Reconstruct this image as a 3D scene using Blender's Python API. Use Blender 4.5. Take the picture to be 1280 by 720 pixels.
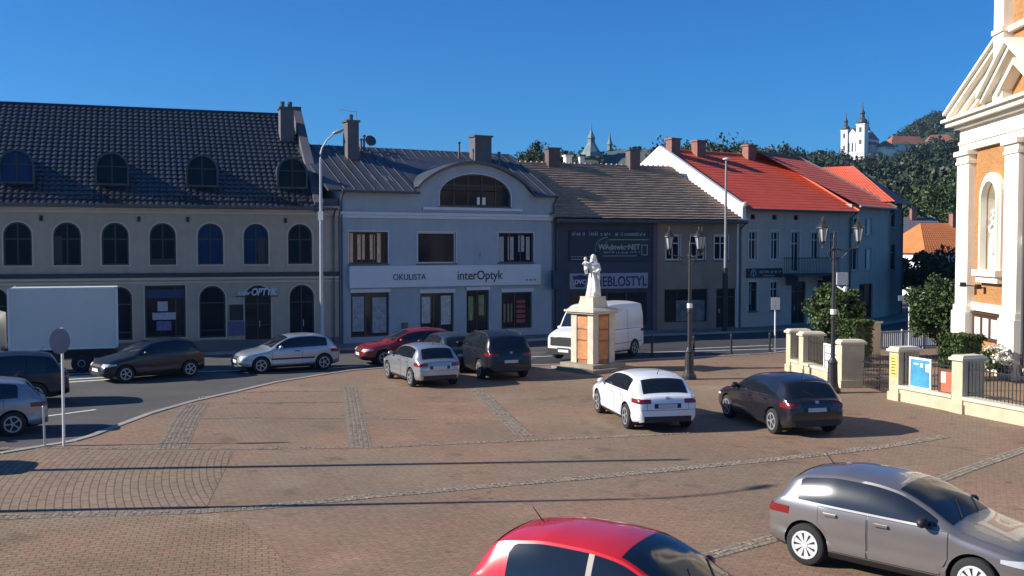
import bpy, bmesh, math, random
import numpy as np
from mathutils import Vector, Matrix
from mathutils.geometry import delaunay_2d_cdt

# ------------------------------------------------------------------ scene, camera, sky, sun
S = bpy.context.scene
for o in list(bpy.data.objects): bpy.data.objects.remove(o)
COL = S.collection
F_PX, HZ, CAM_H = 1300.0, 308.0, 4.8
PITCH = math.atan((360 - HZ) / F_PX)
cd = bpy.data.cameras.new('camera'); cam = bpy.data.objects.new('camera', cd); COL.objects.link(cam)
cd.sensor_width = 36; cd.lens = 36 * F_PX / 1280; cd.clip_end = 6000; cd.clip_start = 0.1
cam.location = (0, 0, CAM_H); cam.rotation_euler = (math.pi / 2 - PITCH, 0, 0)
S.camera = cam
HAZE = 0.0001
SUN_EL, SUN_SLOPE = math.radians(28), 0.08            # shadows fall towards +x, slightly away from the camera
w = bpy.data.worlds.new('World'); S.world = w; w.use_nodes = True
nt = w.node_tree; bgn = nt.nodes['Background']
sky = nt.nodes.new('ShaderNodeTexSky'); sky.sky_type = 'NISHITA'; sky.sun_disc = False
to_sun = Vector((-1, -SUN_SLOPE, 0)).normalized() * math.cos(SUN_EL) + Vector((0, 0, math.sin(SUN_EL)))
sky.sun_elevation = SUN_EL; sky.sun_rotation = math.atan2(to_sun.x, to_sun.y)
sky.air_density = 1.0; sky.dust_density = 0.3; sky.ozone_density = 4.0; sky.altitude = 300
tint = nt.nodes.new('ShaderNodeVectorMath'); tint.operation = 'MULTIPLY'; tint.inputs[1].default_value = (.14, .63, 1.14)   # deep clear-air blue
nt.links.new(sky.outputs[0], tint.inputs[0]); nt.links.new(tint.outputs[0], bgn.inputs[0]); bgn.inputs[1].default_value = 0.075
sl = bpy.data.lights.new('sun', 'SUN'); sl.energy = 5.0; sl.angle = math.radians(0.5); sl.color = (1, .93, .82)
so = bpy.data.objects.new('sun', sl); COL.objects.link(so)
so.rotation_euler = (-to_sun).to_track_quat('-Z', 'Y').to_euler(); so.location = (-40, 0, 40)
S.view_settings.view_transform = 'Standard'; S.view_settings.look = 'None'
S.view_settings.exposure = 0.6; S.view_settings.gamma = 1; S.view_settings.use_curve_mapping = False
S.cycles.max_bounces = 6; S.cycles.use_denoising = True

# ------------------------------------------------------------------ helpers
cp, sp_ = math.cos(PITCH), math.sin(PITCH)
def ray(px, py):
    a, b = (px - 640) / F_PX, (360 - py) / F_PX
    return Vector((a, cp + b * sp_, -sp_ + b * cp))
def G(px, py, z=0.0):
    r = ray(px, py); t = (z - CAM_H) / r.z
    return Vector((r.x * t, r.y * t, z))
def P(px, py, Y):
    r = ray(px, py); t = Y / r.y
    return Vector((r.x * t, Y, CAM_H + r.z * t))
def fac(O, u, px, py):
    """meeting point of a sight line with the vertical plane through O along u: (distance along u, height)"""
    r = ray(px, py); n = Vector((-u.y, u.x))
    t = (O.x * n.x + O.y * n.y) / (r.x * n.x + r.y * n.y)
    p = r * t
    return ((p.x - O.x) * u.x + (p.y - O.y) * u.y, CAM_H + p.z)

def link(o, parent=None):
    COL.objects.link(o)
    if parent: o.parent = parent
    return o
def tag(o, label=None, cat=None, group=None, kind=None):
    if label: o['label'] = label
    if cat: o['category'] = cat
    if group: o['group'] = group
    if kind: o['kind'] = kind
    return o
def thing(name, label, cat, loc=(0, 0, 0), rz=0.0, group=None):
    o = bpy.data.objects.new(name, None); o.empty_display_size = .3
    o.location = loc; o.rotation_euler = (0, 0, rz); link(o)
    return tag(o, label, cat, group)
def copy_tree(o, parent=None):
    c = o.copy(); link(c, parent)
    for ch in list(o.children): copy_tree(ch, c)
    return c

MATS = {}
def mat(name, col, rough=.8, var=.12, scale=2.0, bump=0.0, bscale=40.0, metal=0.0, spec=.5, coat=0.0, island=0.0, streak=0.0):
    if name in MATS: return MATS[name]
    m = bpy.data.materials.new(name); m.use_nodes = True; MATS[name] = m
    n = m.node_tree.nodes; L = m.node_tree.links; p = n['Principled BSDF']
    p.inputs['Roughness'].default_value = rough; p.inputs['Metallic'].default_value = metal
    p.inputs['Specular IOR Level'].default_value = spec
    if coat: p.inputs['Coat Weight'].default_value = coat; p.inputs['Coat Roughness'].default_value = .04
    tc = n.new('ShaderNodeTexCoord')
    no = n.new('ShaderNodeTexNoise'); no.inputs['Scale'].default_value = scale; no.inputs['Detail'].default_value = 6
    no.inputs['Roughness'].default_value = .65
    L.new(tc.outputs['Object'], no.inputs['Vector'])
    mr = n.new('ShaderNodeMapRange'); mr.inputs[1].default_value = .3; mr.inputs[2].default_value = .7
    mr.inputs[3].default_value = 1 - var; mr.inputs[4].default_value = 1 + var
    L.new(no.outputs[0], mr.inputs[0])
    fac_out = mr.outputs[0]
    if streak:
        mp = n.new('ShaderNodeMapping'); mp.inputs['Scale'].default_value = (2.2, 2.2, .25)
        L.new(tc.outputs['Object'], mp.inputs['Vector'])
        n2 = n.new('ShaderNodeTexNoise'); n2.inputs['Scale'].default_value = 1.5; n2.inputs['Detail'].default_value = 8
        L.new(mp.outputs[0], n2.inputs['Vector'])
        m2 = n.new('ShaderNodeMapRange'); m2.inputs[1].default_value = .35; m2.inputs[2].default_value = .65
        m2.inputs[3].default_value = 1 - streak; m2.inputs[4].default_value = 1
        L.new(n2.outputs[0], m2.inputs[0])
        mm = n.new('ShaderNodeMath'); mm.operation = 'MULTIPLY'; L.new(fac_out, mm.inputs[0]); L.new(m2.outputs[0], mm.inputs[1]); fac_out = mm.outputs[0]
    if island:
        ge = n.new('ShaderNodeNewGeometry'); m3 = n.new('ShaderNodeMapRange')
        m3.inputs[3].default_value = 1 - island; m3.inputs[4].default_value = 1 + island
        L.new(ge.outputs['Random Per Island'], m3.inputs[0])
        mm = n.new('ShaderNodeMath'); mm.operation = 'MULTIPLY'; L.new(fac_out, mm.inputs[0]); L.new(m3.outputs[0], mm.inputs[1]); fac_out = mm.outputs[0]
    vm = n.new('ShaderNodeVectorMath'); vm.operation = 'SCALE'; vm.inputs[0].default_value = col[:3]
    L.new(fac_out, vm.inputs['Scale']); L.new(vm.outputs[0], p.inputs['Base Color'])
    if bump:
        nb = n.new('ShaderNodeTexNoise'); nb.inputs['Scale'].default_value = bscale; nb.inputs['Detail'].default_value = 4
        L.new(tc.outputs['Object'], nb.inputs['Vector'])
        b = n.new('ShaderNodeBump'); b.inputs['Strength'].default_value = bump; b.inputs['Distance'].default_value = .02
        L.new(nb.outputs[0], b.inputs['Height']); L.new(b.outputs[0], p.inputs['Normal'])
    return m

def brick_mat(name, c1, c2, mortar, bw, bh, ms=.012, plane='xz', rot=0.0, patch=.25, pscale=.35, rough=.85, ring=None):
    if name in MATS: return MATS[name]
    m = bpy.data.materials.new(name); m.use_nodes = True; MATS[name] = m
    n = m.node_tree.nodes; L = m.node_tree.links; p = n['Principled BSDF']; p.inputs['Roughness'].default_value = rough
    p.inputs['Specular IOR Level'].default_value = .3
    tc = n.new('ShaderNodeTexCoord'); vec = tc.outputs['Object']
    if plane == 'xz':
        sx = n.new('ShaderNodeSeparateXYZ'); cx = n.new('ShaderNodeCombineXYZ'); ad = n.new('ShaderNodeMath')
        L.new(vec, sx.inputs[0]); L.new(sx.outputs[0], ad.inputs[0]); L.new(sx.outputs[1], ad.inputs[1])
        L.new(ad.outputs[0], cx.inputs[0]); L.new(sx.outputs[2], cx.inputs[1]); bvec = cx.outputs[0]
    elif ring:
        cxv, cyv = ring
        sb = n.new('ShaderNodeVectorMath'); sb.operation = 'SUBTRACT'; sb.inputs[1].default_value = (cxv, cyv, 0)
        L.new(vec, sb.inputs[0]); ln = n.new('ShaderNodeVectorMath'); ln.operation = 'LENGTH'; L.new(sb.outputs[0], ln.inputs[0])
        sx = n.new('ShaderNodeSeparateXYZ'); L.new(sb.outputs[0], sx.inputs[0])
        at = n.new('ShaderNodeMath'); at.operation = 'ARCTAN2'; L.new(sx.outputs[1], at.inputs[0]); L.new(sx.outputs[0], at.inputs[1])
        mu = n.new('ShaderNodeMath'); mu.operation = 'MULTIPLY'; mu.inputs[1].default_value = 11.0; L.new(at.outputs[0], mu.inputs[0])
        cx = n.new('ShaderNodeCombineXYZ'); L.new(mu.outputs[0], cx.inputs[0]); L.new(ln.outputs['Value'], cx.inputs[1]); bvec = cx.outputs[0]
    else:
        mp = n.new('ShaderNodeMapping'); mp.inputs['Rotation'].default_value = (0, 0, rot); L.new(vec, mp.inputs[0]); bvec = mp.outputs[0]
    br = n.new('ShaderNodeTexBrick'); br.inputs['Scale'].default_value = 1
    br.inputs['Brick Width'].default_value = bw; br.inputs['Row Height'].default_value = bh
    br.inputs['Mortar Size'].default_value = ms; br.inputs['Mortar Smooth'].default_value = .2
    br.inputs['Color1'].default_value = (*c1, 1); br.inputs['Color2'].default_value = (*c2, 1); br.inputs['Mortar'].default_value = (*mortar, 1)
    L.new(bvec, br.inputs['Vector'])
    no = n.new('ShaderNodeTexNoise'); no.inputs['Scale'].default_value = pscale; no.inputs['Detail'].default_value = 7; no.inputs['Roughness'].default_value = .6
    L.new(vec, no.inputs['Vector'])
    mr = n.new('ShaderNodeMapRange'); mr.inputs[1].default_value = .3; mr.inputs[2].default_value = .7
    mr.inputs[3].default_value = 1 - patch; mr.inputs[4].default_value = 1 + patch; L.new(no.outputs[0], mr.inputs[0])
    n2 = n.new('ShaderNodeTexNoise'); n2.inputs['Scale'].default_value = 9; n2.inputs['Detail'].default_value = 5; L.new(vec, n2.inputs['Vector'])
    m2 = n.new('ShaderNodeMapRange'); m2.inputs[1].default_value = .3; m2.inputs[2].default_value = .7
    m2.inputs[3].default_value = .82; m2.inputs[4].default_value = 1.15; L.new(n2.outputs[0], m2.inputs[0])
    mm = n.new('ShaderNodeMath'); mm.operation = 'MULTIPLY'; L.new(mr.outputs[0], mm.inputs[0]); L.new(m2.outputs[0], mm.inputs[1])
    vm = n.new('ShaderNodeVectorMath'); vm.operation = 'SCALE'; L.new(br.outputs['Color'], vm.inputs[0]); L.new(mm.outputs[0], vm.inputs['Scale'])
    out = vm.outputs[0]
    if plane == 'xy':
        def noise(sc, det, lo, hi, a, c, seed):
            q = n.new('ShaderNodeTexNoise'); q.noise_dimensions = '4D'; q.inputs['W'].default_value = seed; q.inputs['Scale'].default_value = sc; q.inputs['Detail'].default_value = det; L.new(vec, q.inputs['Vector'])
            r_ = n.new('ShaderNodeMapRange'); r_.inputs[1].default_value = lo; r_.inputs[2].default_value = hi; r_.inputs[3].default_value = a; r_.inputs[4].default_value = c; L.new(q.outputs[0], r_.inputs[0]); return r_.outputs[0]
        mx = n.new('ShaderNodeMix'); mx.data_type = 'VECTOR'; mx.inputs[4].default_value = (1.09,.98,.94); mx.inputs[5].default_value = (.98,1.01,.98); L.new(noise(.22,4,.42,.58,0,1,3.1), mx.inputs[0])
        v2 = n.new('ShaderNodeVectorMath'); v2.operation = 'MULTIPLY'; L.new(out, v2.inputs[0]); L.new(mx.outputs[1], v2.inputs[1])
        v3 = n.new('ShaderNodeVectorMath'); v3.operation = 'SCALE'; L.new(v2.outputs[0], v3.inputs[0]); L.new(noise(1.1,5,.60,.70,1,.72,7.7), v3.inputs['Scale'])
        v4 = n.new('ShaderNodeVectorMath'); v4.operation = 'SCALE'; L.new(v3.outputs[0], v4.inputs[0]); L.new(noise(.5,6,.56,.68,1,1.16,1.3), v4.inputs['Scale'])
        v5 = n.new('ShaderNodeVectorMath'); v5.operation = 'SCALE'; L.new(v4.outputs[0], v5.inputs[0]); L.new(noise(3.5,3,.66,.72,1,.6,5.2), v5.inputs['Scale']); out = v5.outputs[0]
    L.new(out, p.inputs['Base Color'])
    b = n.new('ShaderNodeBump'); b.inputs['Strength'].default_value = .5; b.inputs['Distance'].default_value = .01; b.invert = True
    L.new(br.outputs['Fac'], b.inputs['Height']); L.new(b.outputs[0], p.inputs['Normal'])
    return m

class MB:
    def __init__(s): s.v = []; s.f = []; s.m = []; s.cur = 0
    def add(s, vs, fs):
        b = len(s.v); s.v += [tuple(q) for q in vs]
        for f in fs: s.f.append([b + i for i in f]); s.m.append(s.cur)
        return s
    def box(s, x0, x1, y0, y1, z0, z1):
        return s.add([(x0,y0,z0),(x1,y0,z0),(x1,y1,z0),(x0,y1,z0),(x0,y0,z1),(x1,y0,z1),(x1,y1,z1),(x0,y1,z1)],
                     [(0,3,2,1),(4,5,6,7),(0,1,5,4),(1,2,6,5),(2,3,7,6),(3,0,4,7)])
    def taper(s, x0, x1, y0, y1, z0, z1, k):
        cx, cy = (x0+x1)/2, (y0+y1)/2; hx, hy = (x1-x0)/2*k, (y1-y0)/2*k
        return s.add([(x0,y0,z0),(x1,y0,z0),(x1,y1,z0),(x0,y1,z0),(cx-hx,cy-hy,z1),(cx+hx,cy-hy,z1),(cx+hx,cy+hy,z1),(cx-hx,cy+hy,z1)],
                     [(0,3,2,1),(4,5,6,7),(0,1,5,4),(1,2,6,5),(2,3,7,6),(3,0,4,7)])
    def prism_xz(s, pts, y0, y1):
        """polygon in (x,z), counter-clockwise seen from -y, pushed from y0 to y1"""
        n = len(pts); vs = [(x, y0, z) for x, z in pts] + [(x, y1, z) for x, z in pts]
        return s.add(vs, [tuple(range(n)), tuple(range(2*n-1, n-1, -1))] + [(i, i+n, (i+1) % n + n, (i+1) % n) for i in range(n)])
    def ring_xz(s, a, b, y0, y1):
        """frame between outline a and inner outline b (same count)"""
        n = len(a); vs = [(x,y0,z) for x,z in a]+[(x,y0,z) for x,z in b]+[(x,y1,z) for x,z in a]+[(x,y1,z) for x,z in b]
        fs = []
        for i in range(n):
            j = (i+1) % n
            fs += [(i,j,n+j,n+i),(2*n+i,3*n+i,3*n+j,2*n+j),(i,2*n+i,2*n+j,j),(n+i,n+j,3*n+j,3*n+i)]
        return s.add(vs, fs)
    def tube(s, path, r, seg=8, cap=True):
        path = [Vector(p) for p in path]; rs = r if isinstance(r, (list, tuple)) else [r]*len(path)
        vs = []; ref = Vector((0,0,1))
        for i, p in enumerate(path):
            d = (path[min(i+1, len(path)-1)] - path[max(i-1, 0)]).normalized()
            a = d.cross(ref)
            if a.length < .05: a = d.cross(Vector((1,0,0)))
            a.normalize(); b = a.cross(d).normalized()
            for k in range(seg):
                t = 2*math.pi*k/seg; vs.append(p + a*math.cos(t)*rs[i] + b*math.sin(t)*rs[i])
        fs = [(i*seg+k, (i+1)*seg+k, (i+1)*seg+(k+1)%seg, i*seg+(k+1)%seg) for i in range(len(path)-1) for k in range(seg)]
        if cap: fs += [tuple(range(seg)), tuple(range(len(vs)-1, len(vs)-1-seg, -1))]
        return s.add(vs, fs)
    def lathe(s, prof, seg=16, c=(0,0,0), axis='z'):
        vs = []
        for r, h in prof:
            for k in range(seg):
                t = 2*math.pi*k/seg
                if axis == 'z': vs.append((c[0]+r*math.cos(t), c[1]+r*math.sin(t), c[2]+h))
                else: vs.append((c[0]+r*math.cos(t), c[1]+h, c[2]-r*math.sin(t)))
        fs = [(i*seg+k, i*seg+(k+1)%seg, (i+1)*seg+(k+1)%seg, (i+1)*seg+k) for i in range(len(prof)-1) for k in range(seg)]
        fs += [tuple(range(seg-1,-1,-1)), tuple(range(len(vs)-seg, len(vs)))]
        return s.add(vs, fs)
    def grid(s, rows):
        m = len(rows[0]); vs = [q for r in rows for q in r]
        return s.add(vs, [(i*m+k, i*m+k+1, (i+1)*m+k+1, (i+1)*m+k) for i in range(len(rows)-1) for k in range(m-1)])
    def xf(s, M, start=0):
        s.v[start:] = [tuple(M @ Vector(q)) for q in s.v[start:]]; return s
    def build(s, name, mats, parent=None, smooth=False, loc=None):
        me = bpy.data.meshes.new(name); me.from_pydata(s.v, [], s.f)
        for m in (mats if isinstance(mats, (list, tuple)) else [mats]): me.materials.append(m)
        me.polygons.foreach_set('material_index', s.m)
        if smooth: me.polygons.foreach_set('use_smooth', [True]*len(s.f))
        me.update()
        o = bpy.data.objects.new(name, me)
        if loc: o.location = loc
        return link(o, parent)

def inside(pt, poly):
    x, y = pt; c = False; n = len(poly)
    for i in range(n):
        x1, y1 = poly[i]; x2, y2 = poly[(i+1) % n]
        if (y1 > y) != (y2 > y) and x < (x2-x1)*(y-y1)/(y2-y1)+x1: c = not c
    return c
def facade(mb, outline, holes, depth=.2, y=0.0):
    """wall face at y with real openings and their reveals"""
    vs, es = [], []
    for lp in [outline] + holes:
        b = len(vs); vs += [Vector(p) for p in lp]; es += [(b+i, b+(i+1) % len(lp)) for i in range(len(lp))]
    r = delaunay_2d_cdt(vs, es, [], 0, 1e-5)
    fs = []
    for f in r[2]:
        c = sum((r[0][i] for i in f), Vector((0,0)))/len(f)
        if inside(c, outline) and not any(inside(c, h) for h in holes): fs.append(tuple(f))
    mb.add([(p.x, y, p.y) for p in r[0]], fs)
    for h in holes:
        n = len(h); mb.add([(a, y, b) for a, b in h]+[(a, y+depth, b) for a, b in h], [(i, i+n, (i+1) % n+n, (i+1) % n) for i in range(n)])
def rect(x0, x1, z0, z1): return [(x0,z0),(x1,z0),(x1,z1),(x0,z1)]
def arch(x0, x1, z0, z1, seg=12, rise=None):
    r = (x1-x0)/2; cx = (x0+x1)/2; rise = rise or r
    return [(x0,z0),(x1,z0)] + [(cx+r*math.cos(t), z1-rise+rise*math.sin(t)) for t in [math.pi*i/seg for i in range(seg+1)]]
def shrink(poly, t):
    xs = [p[0] for p in poly]; zs = [p[1] for p in poly]; cx, cz = (min(xs)+max(xs))/2, (min(zs)+max(zs))/2
    kx = 1-2*t/(max(xs)-min(xs)); kz = 1-2*t/(max(zs)-min(zs))
    return [(cx+(x-cx)*kx, cz+(z-cz)*kz) for x, z in poly]

def text_mesh(txt, size, x, z, y, align='LEFT', weight=0.0, shear=0.0, width=None):
    cu = bpy.data.curves.new('lettering', 'FONT'); cu.body = txt; cu.size = size; cu.extrude = .008; cu.offset = weight; cu.shear = shear; cu.align_x = align
    o = bpy.data.objects.new('lettering', cu); COL.objects.link(o); bpy.context.view_layer.update()
    me = bpy.data.meshes.new_from_object(o.evaluated_get(bpy.context.evaluated_depsgraph_get()))
    bpy.data.objects.remove(o); bpy.data.curves.remove(cu)
    xs = [v.co.x for v in me.vertices]; k = (width/(max(xs)-min(xs))) if width else 1.0; x0 = min(xs) if align == 'LEFT' else 0
    mb = MB(); mb.add([(x+(v.co.x-x0)*k, y-v.co.z, z+v.co.y) for v in me.vertices], [tuple(p.vertices) for p in me.polygons])
    bpy.data.meshes.remove(me); return mb
def strokes(mb, x0, x1, z, h, y, seed, th=.03):
    r = random.Random(seed); x = x0
    while x < x1:
        if r.random() < .16: x += h*.5; continue
        wd = h*r.uniform(.25,.5); k = r.random()
        mb.box(x, x+th, y-.012, y, z, z+h*(1 if k < .35 else .68))
        if k > .2: mb.box(x+.001, x+wd, y-.011, y-.001, z+h*r.choice((0,.3,.6)), z+h*r.choice((0,.3,.6))+th*.8+.001)
        if k > .5: mb.box(x+wd-th, x+wd, y-.0125, y-.0005, z+.002, z+h*.66)
        x += wd+h*.16

def sheet(name, pts, z, m, label=None, kind='structure'):
    mb = MB(); n = len(pts)
    vs = [Vector((p[0], p[1])) for p in pts]
    r = delaunay_2d_cdt(vs, [(i, (i+1) % n) for i in range(n)], [], 0, 1e-5)
    fs = []
    for f in r[2]:
        c = sum((r[0][i] for i in f), Vector((0,0)))/len(f)
        if inside(c, [tuple(p[:2]) for p in pts]): fs.append(tuple(f))
    mb.add([(p.x, p.y, z) for p in r[0]], fs)
    o = mb.build(name, m); o['kind'] = kind
    if label: o['label'] = label
    return o

# ------------------------------------------------------------------ materials
M_plaza = brick_mat('plaza_paver', (.275,.19,.128), (.24,.165,.113), (.18,.13,.095), .21, .105, .008, 'xy', math.radians(24), patch=.16, pscale=.16)
M_plaza2 = brick_mat('paver_rows', (.275,.19,.128), (.245,.17,.115), (.125,.095,.07), .40, .15, .012, 'ring', patch=.16, pscale=.2, ring=(10.0, 27.0))
M_plaza3 = brick_mat('paver_basket', (.285,.18,.12), (.235,.185,.11), (.145,.11,.08), .20, .13, .012, 'xy', math.radians(-14), patch=.22, pscale=.35)
M_walk = brick_mat('sidewalk_slabs', (.2,.19,.185), (.23,.215,.2), (.12,.12,.12), .4, .4, .012, 'xy', math.radians(22), patch=.15)
M_asph = mat('asphalt', (.078,.073,.07), .9, .22, .5, .25, 60)
M_gravel = mat('ground_soil', (.12,.11,.08), .95, .3, .05)
M_hill = mat('hill_grass', (.05,.07,.025), .95, .4, .02)
M_cob = mat('granite_setts', (.25,.205,.155), .85, .15, 3, island=.28)
M_cobgap = mat('sett_joint', (.21,.16,.115), .95, .2, 8)
M_kerb = mat('kerb_granite', (.33,.30,.26), .85, .12, 3, island=.12)
M_line = mat('road_paint_sun_strip', (.75,.74,.7), .7, .2, 6)
M_glass = mat('window_glass', (.009,.015,.028), .08, .1, 1, spec=.09)
M_glassb = mat('blue_window_glass', (.014,.035,.11), .08, .2, 1, spec=.09)
M_frame = mat('pale_window_frame', (.62,.60,.57), .6, .06)
M_dframe = mat('dark_window_frame', (.045,.038,.036), .5, .08)
M_curt = mat('curtain', (.78,.46,.28), .9, .25, 6)
M_iron = mat('black_iron', (.022,.023,.025), .5, .1)
M_steel = mat('galvanised_steel', (.42,.43,.44), .45, .1, metal=.6)
M_wht = mat('white_paint', (.75,.74,.71), .6, .05)
M_black = mat('black_plastic', (.018,.018,.02), .55, .1)
M_gut = mat('zinc_gutter', (.10,.105,.11), .5, .1, metal=.3)
M_stone = mat('pale_stone', (.62,.56,.44), .85, .16, 3, .2, 30, streak=.07)
M_statue = mat('statue_stone', (.72,.70,.64), .8, .14, 8, .2, 60)

# ------------------------------------------------------------------ ground, plaza, road
sheet('ground', [(-1500,-300),(1500,-300),(1500,3000),(-1500,3000)], -.14, M_gravel)
road_edge = [(-60,575),(0,567),(60,557),(90,552),(115,545),(145,533),(185,518),(240,502),(290,491),(345,478),(400,469),(440,463),(480,460),(560,459),(660,457),(720,455),(790,450),(880,446),(960,442),(985,439)]
redge = [G(*p) for p in road_edge]
cen = [(-42, 24)] + [(p.x, p.y) for p in redge]
pl = cen + [(17.5, 48.5), (34, 50), (34, -25), (-42, -25)]
sheet('plaza', pl, 0.0, M_plaza)
sheet('road', [(-60,15),(60,15),(75,140),(-60,140)], -.07, M_asph)
def resample(pts, step):
    out = []; pts = [Vector(p) for p in pts]
    for a, b in zip(pts, pts[1:]):
        n = max(1, int((b-a).length/step))
        out += [a.lerp(b, i/n) for i in range(n)]
    return out+[pts[-1]]
def kerb_along(name, pts, wdt, z0, z1, step=.9):
    mb = MB(); r = resample(pts, step); rr = random.Random(3)
    for a, b in zip(r, r[1:]):
        d = (b-a); L = d.length; ang = math.atan2(d.y, d.x); st = len(mb.v)
        mb.box(.006, L-.006, -wdt/2, wdt/2, z0, z1+rr.uniform(-.004,.004))
        mb.xf(Matrix.Translation((a.x, a.y, 0)) @ Matrix.Rotation(ang, 4, 'Z'), st)
    o = mb.build(name, M_kerb); o['kind'] = 'structure'; return o
kerb_along('kerb', redge, .2, -.12, .025)
# cobble strips: real granite setts laid in sand
def cobbles(name, pts, width, seed, size=.1, miss=.0):
    rr = random.Random(seed); mb = MB(); r = resample(pts, size*1.12); n = max(1, int(width/(size*1.12)))
    bed = MB()
    for i in range(len(r)):
        a = r[max(i-1,0)]; b = r[min(i+1,len(r)-1)]; d = (b-a).normalized(); nn = Vector((-d.y, d.x, 0)); ang = math.atan2(d.y,d.x)
        for k in range(n):
            if rr.random() < miss: continue
            c = r[i]+nn*((k-(n-1)/2)*size*1.12)+Vector((rr.uniform(-.012,.012), rr.uniform(-.012,.012), 0))
            s1, s2 = size*rr.uniform(.36,.5), size*rr.uniform(.36,.5); st = len(mb.v)
            mb.taper(-s1, s1, -s2, s2, -.01, rr.uniform(.008,.016), .84)
            mb.xf(Matrix.Translation(c) @ Matrix.Rotation(ang+rr.uniform(-.2,.2),4,'Z'), st)
    o = mb.build(name, M_cob); o['kind'] = 'structure'
    rows = [[], []]
    for i in range(len(r)):
        a = r[max(i-1,0)]; b = r[min(i+1,len(r)-1)]; d = (b-a).normalized(); nn = Vector((-d.y, d.x, 0))
        q = r[i]
        for s_, row in ((1, rows[0]), (-1, rows[1])):
            e = q+nn*s_*(width/2); row.append((e.x, e.y, .004+.0004*(seed % 9)))
    b2 = MB(); b2.grid(rows); ob = b2.build('sett_bed', M_cobgap); ob['kind'] = 'structure'
gl = lambda L: [G(*p) for p in L]
cobbles('cobble_strip', gl([(247,504),(232,524),(214,560)]), .75, 1)
cobbles('cobble_strip', gl([(438,484),(443,515),(450,559)]), .55, 2)
cobbles('cobble_strip', gl([(596,487),(622,512),(656,545)]), .45, 3, miss=.25)
cobbles('cobble_strip', gl([(-60,561),(60,560),(175,561),(320,561),(470,559),(600,553),(700,549),(790,545),(860,541)]), .24, 4, miss=.1)
cobbles('cobble_strip', gl([(-40,648),(60,645),(240,640),(330,634),(480,619),(620,607),(760,595),(880,583),(1000,571),(1100,559),(1180,546)]), .34, 5)
cobbles('cobble_strip', gl([(860,702),(915,687),(985,668),(1090,632),(1200,590),(1300,555)]), .34, 6)
cobbles('cobble_strip', gl([(215,523),(330,522),(440,523),(520,524)]), .13, 7, miss=.3)
cobbles('cobble_strip', gl([(285,504),(360,503),(432,503)]), .13, 8, miss=.4)
cobbles('cobble_strip', gl([(250,497),(300,491),(360,489),(440,489)]), .16, 10, miss=.15)
# areas laid in other bonds
sheet('paving_rows', gl([(-40,640),(-40,575),(60,564),(200,564),(292,564),(275,600),(258,634),(120,641)]), .004, M_plaza2)
sheet('paving_basket', gl([(-60,720),(-50,652),(60,648),(240,643),(300,650),(345,690),(370,722)]), .0045, M_plaza3)
# crossing and lane marks on the road, with sunlit strips drawn as white lines
mk = MB()
def mark(a, b, wd):
    a, b = G(*a, -.07), G(*b, -.07); d = (b-a); L = d.length; st = len(mk.v)
    mk.box(0, L, -wd/2, wd/2, .002, .005); mk.xf(Matrix.Translation(a) @ Matrix.Rotation(math.atan2(d.y,d.x),4,'Z'), st)
for k in range(5): mark((82, 478-3.4*k), (150+k*4, 473.5-3.2*k), .22)
for p, q in (((795,441),(985,435.5)),((860,436),(965,431.5)),((236,465),(300,463)),((405,461),(470,456)),((640,447),(690,445)),((60,520),(120,512))): mark(p, q, .12)  # first two pairs: sunlit strips painted as white lines
o = mk.build('road_marking_sun_strip', M_line); o['kind'] = 'structure'

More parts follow.
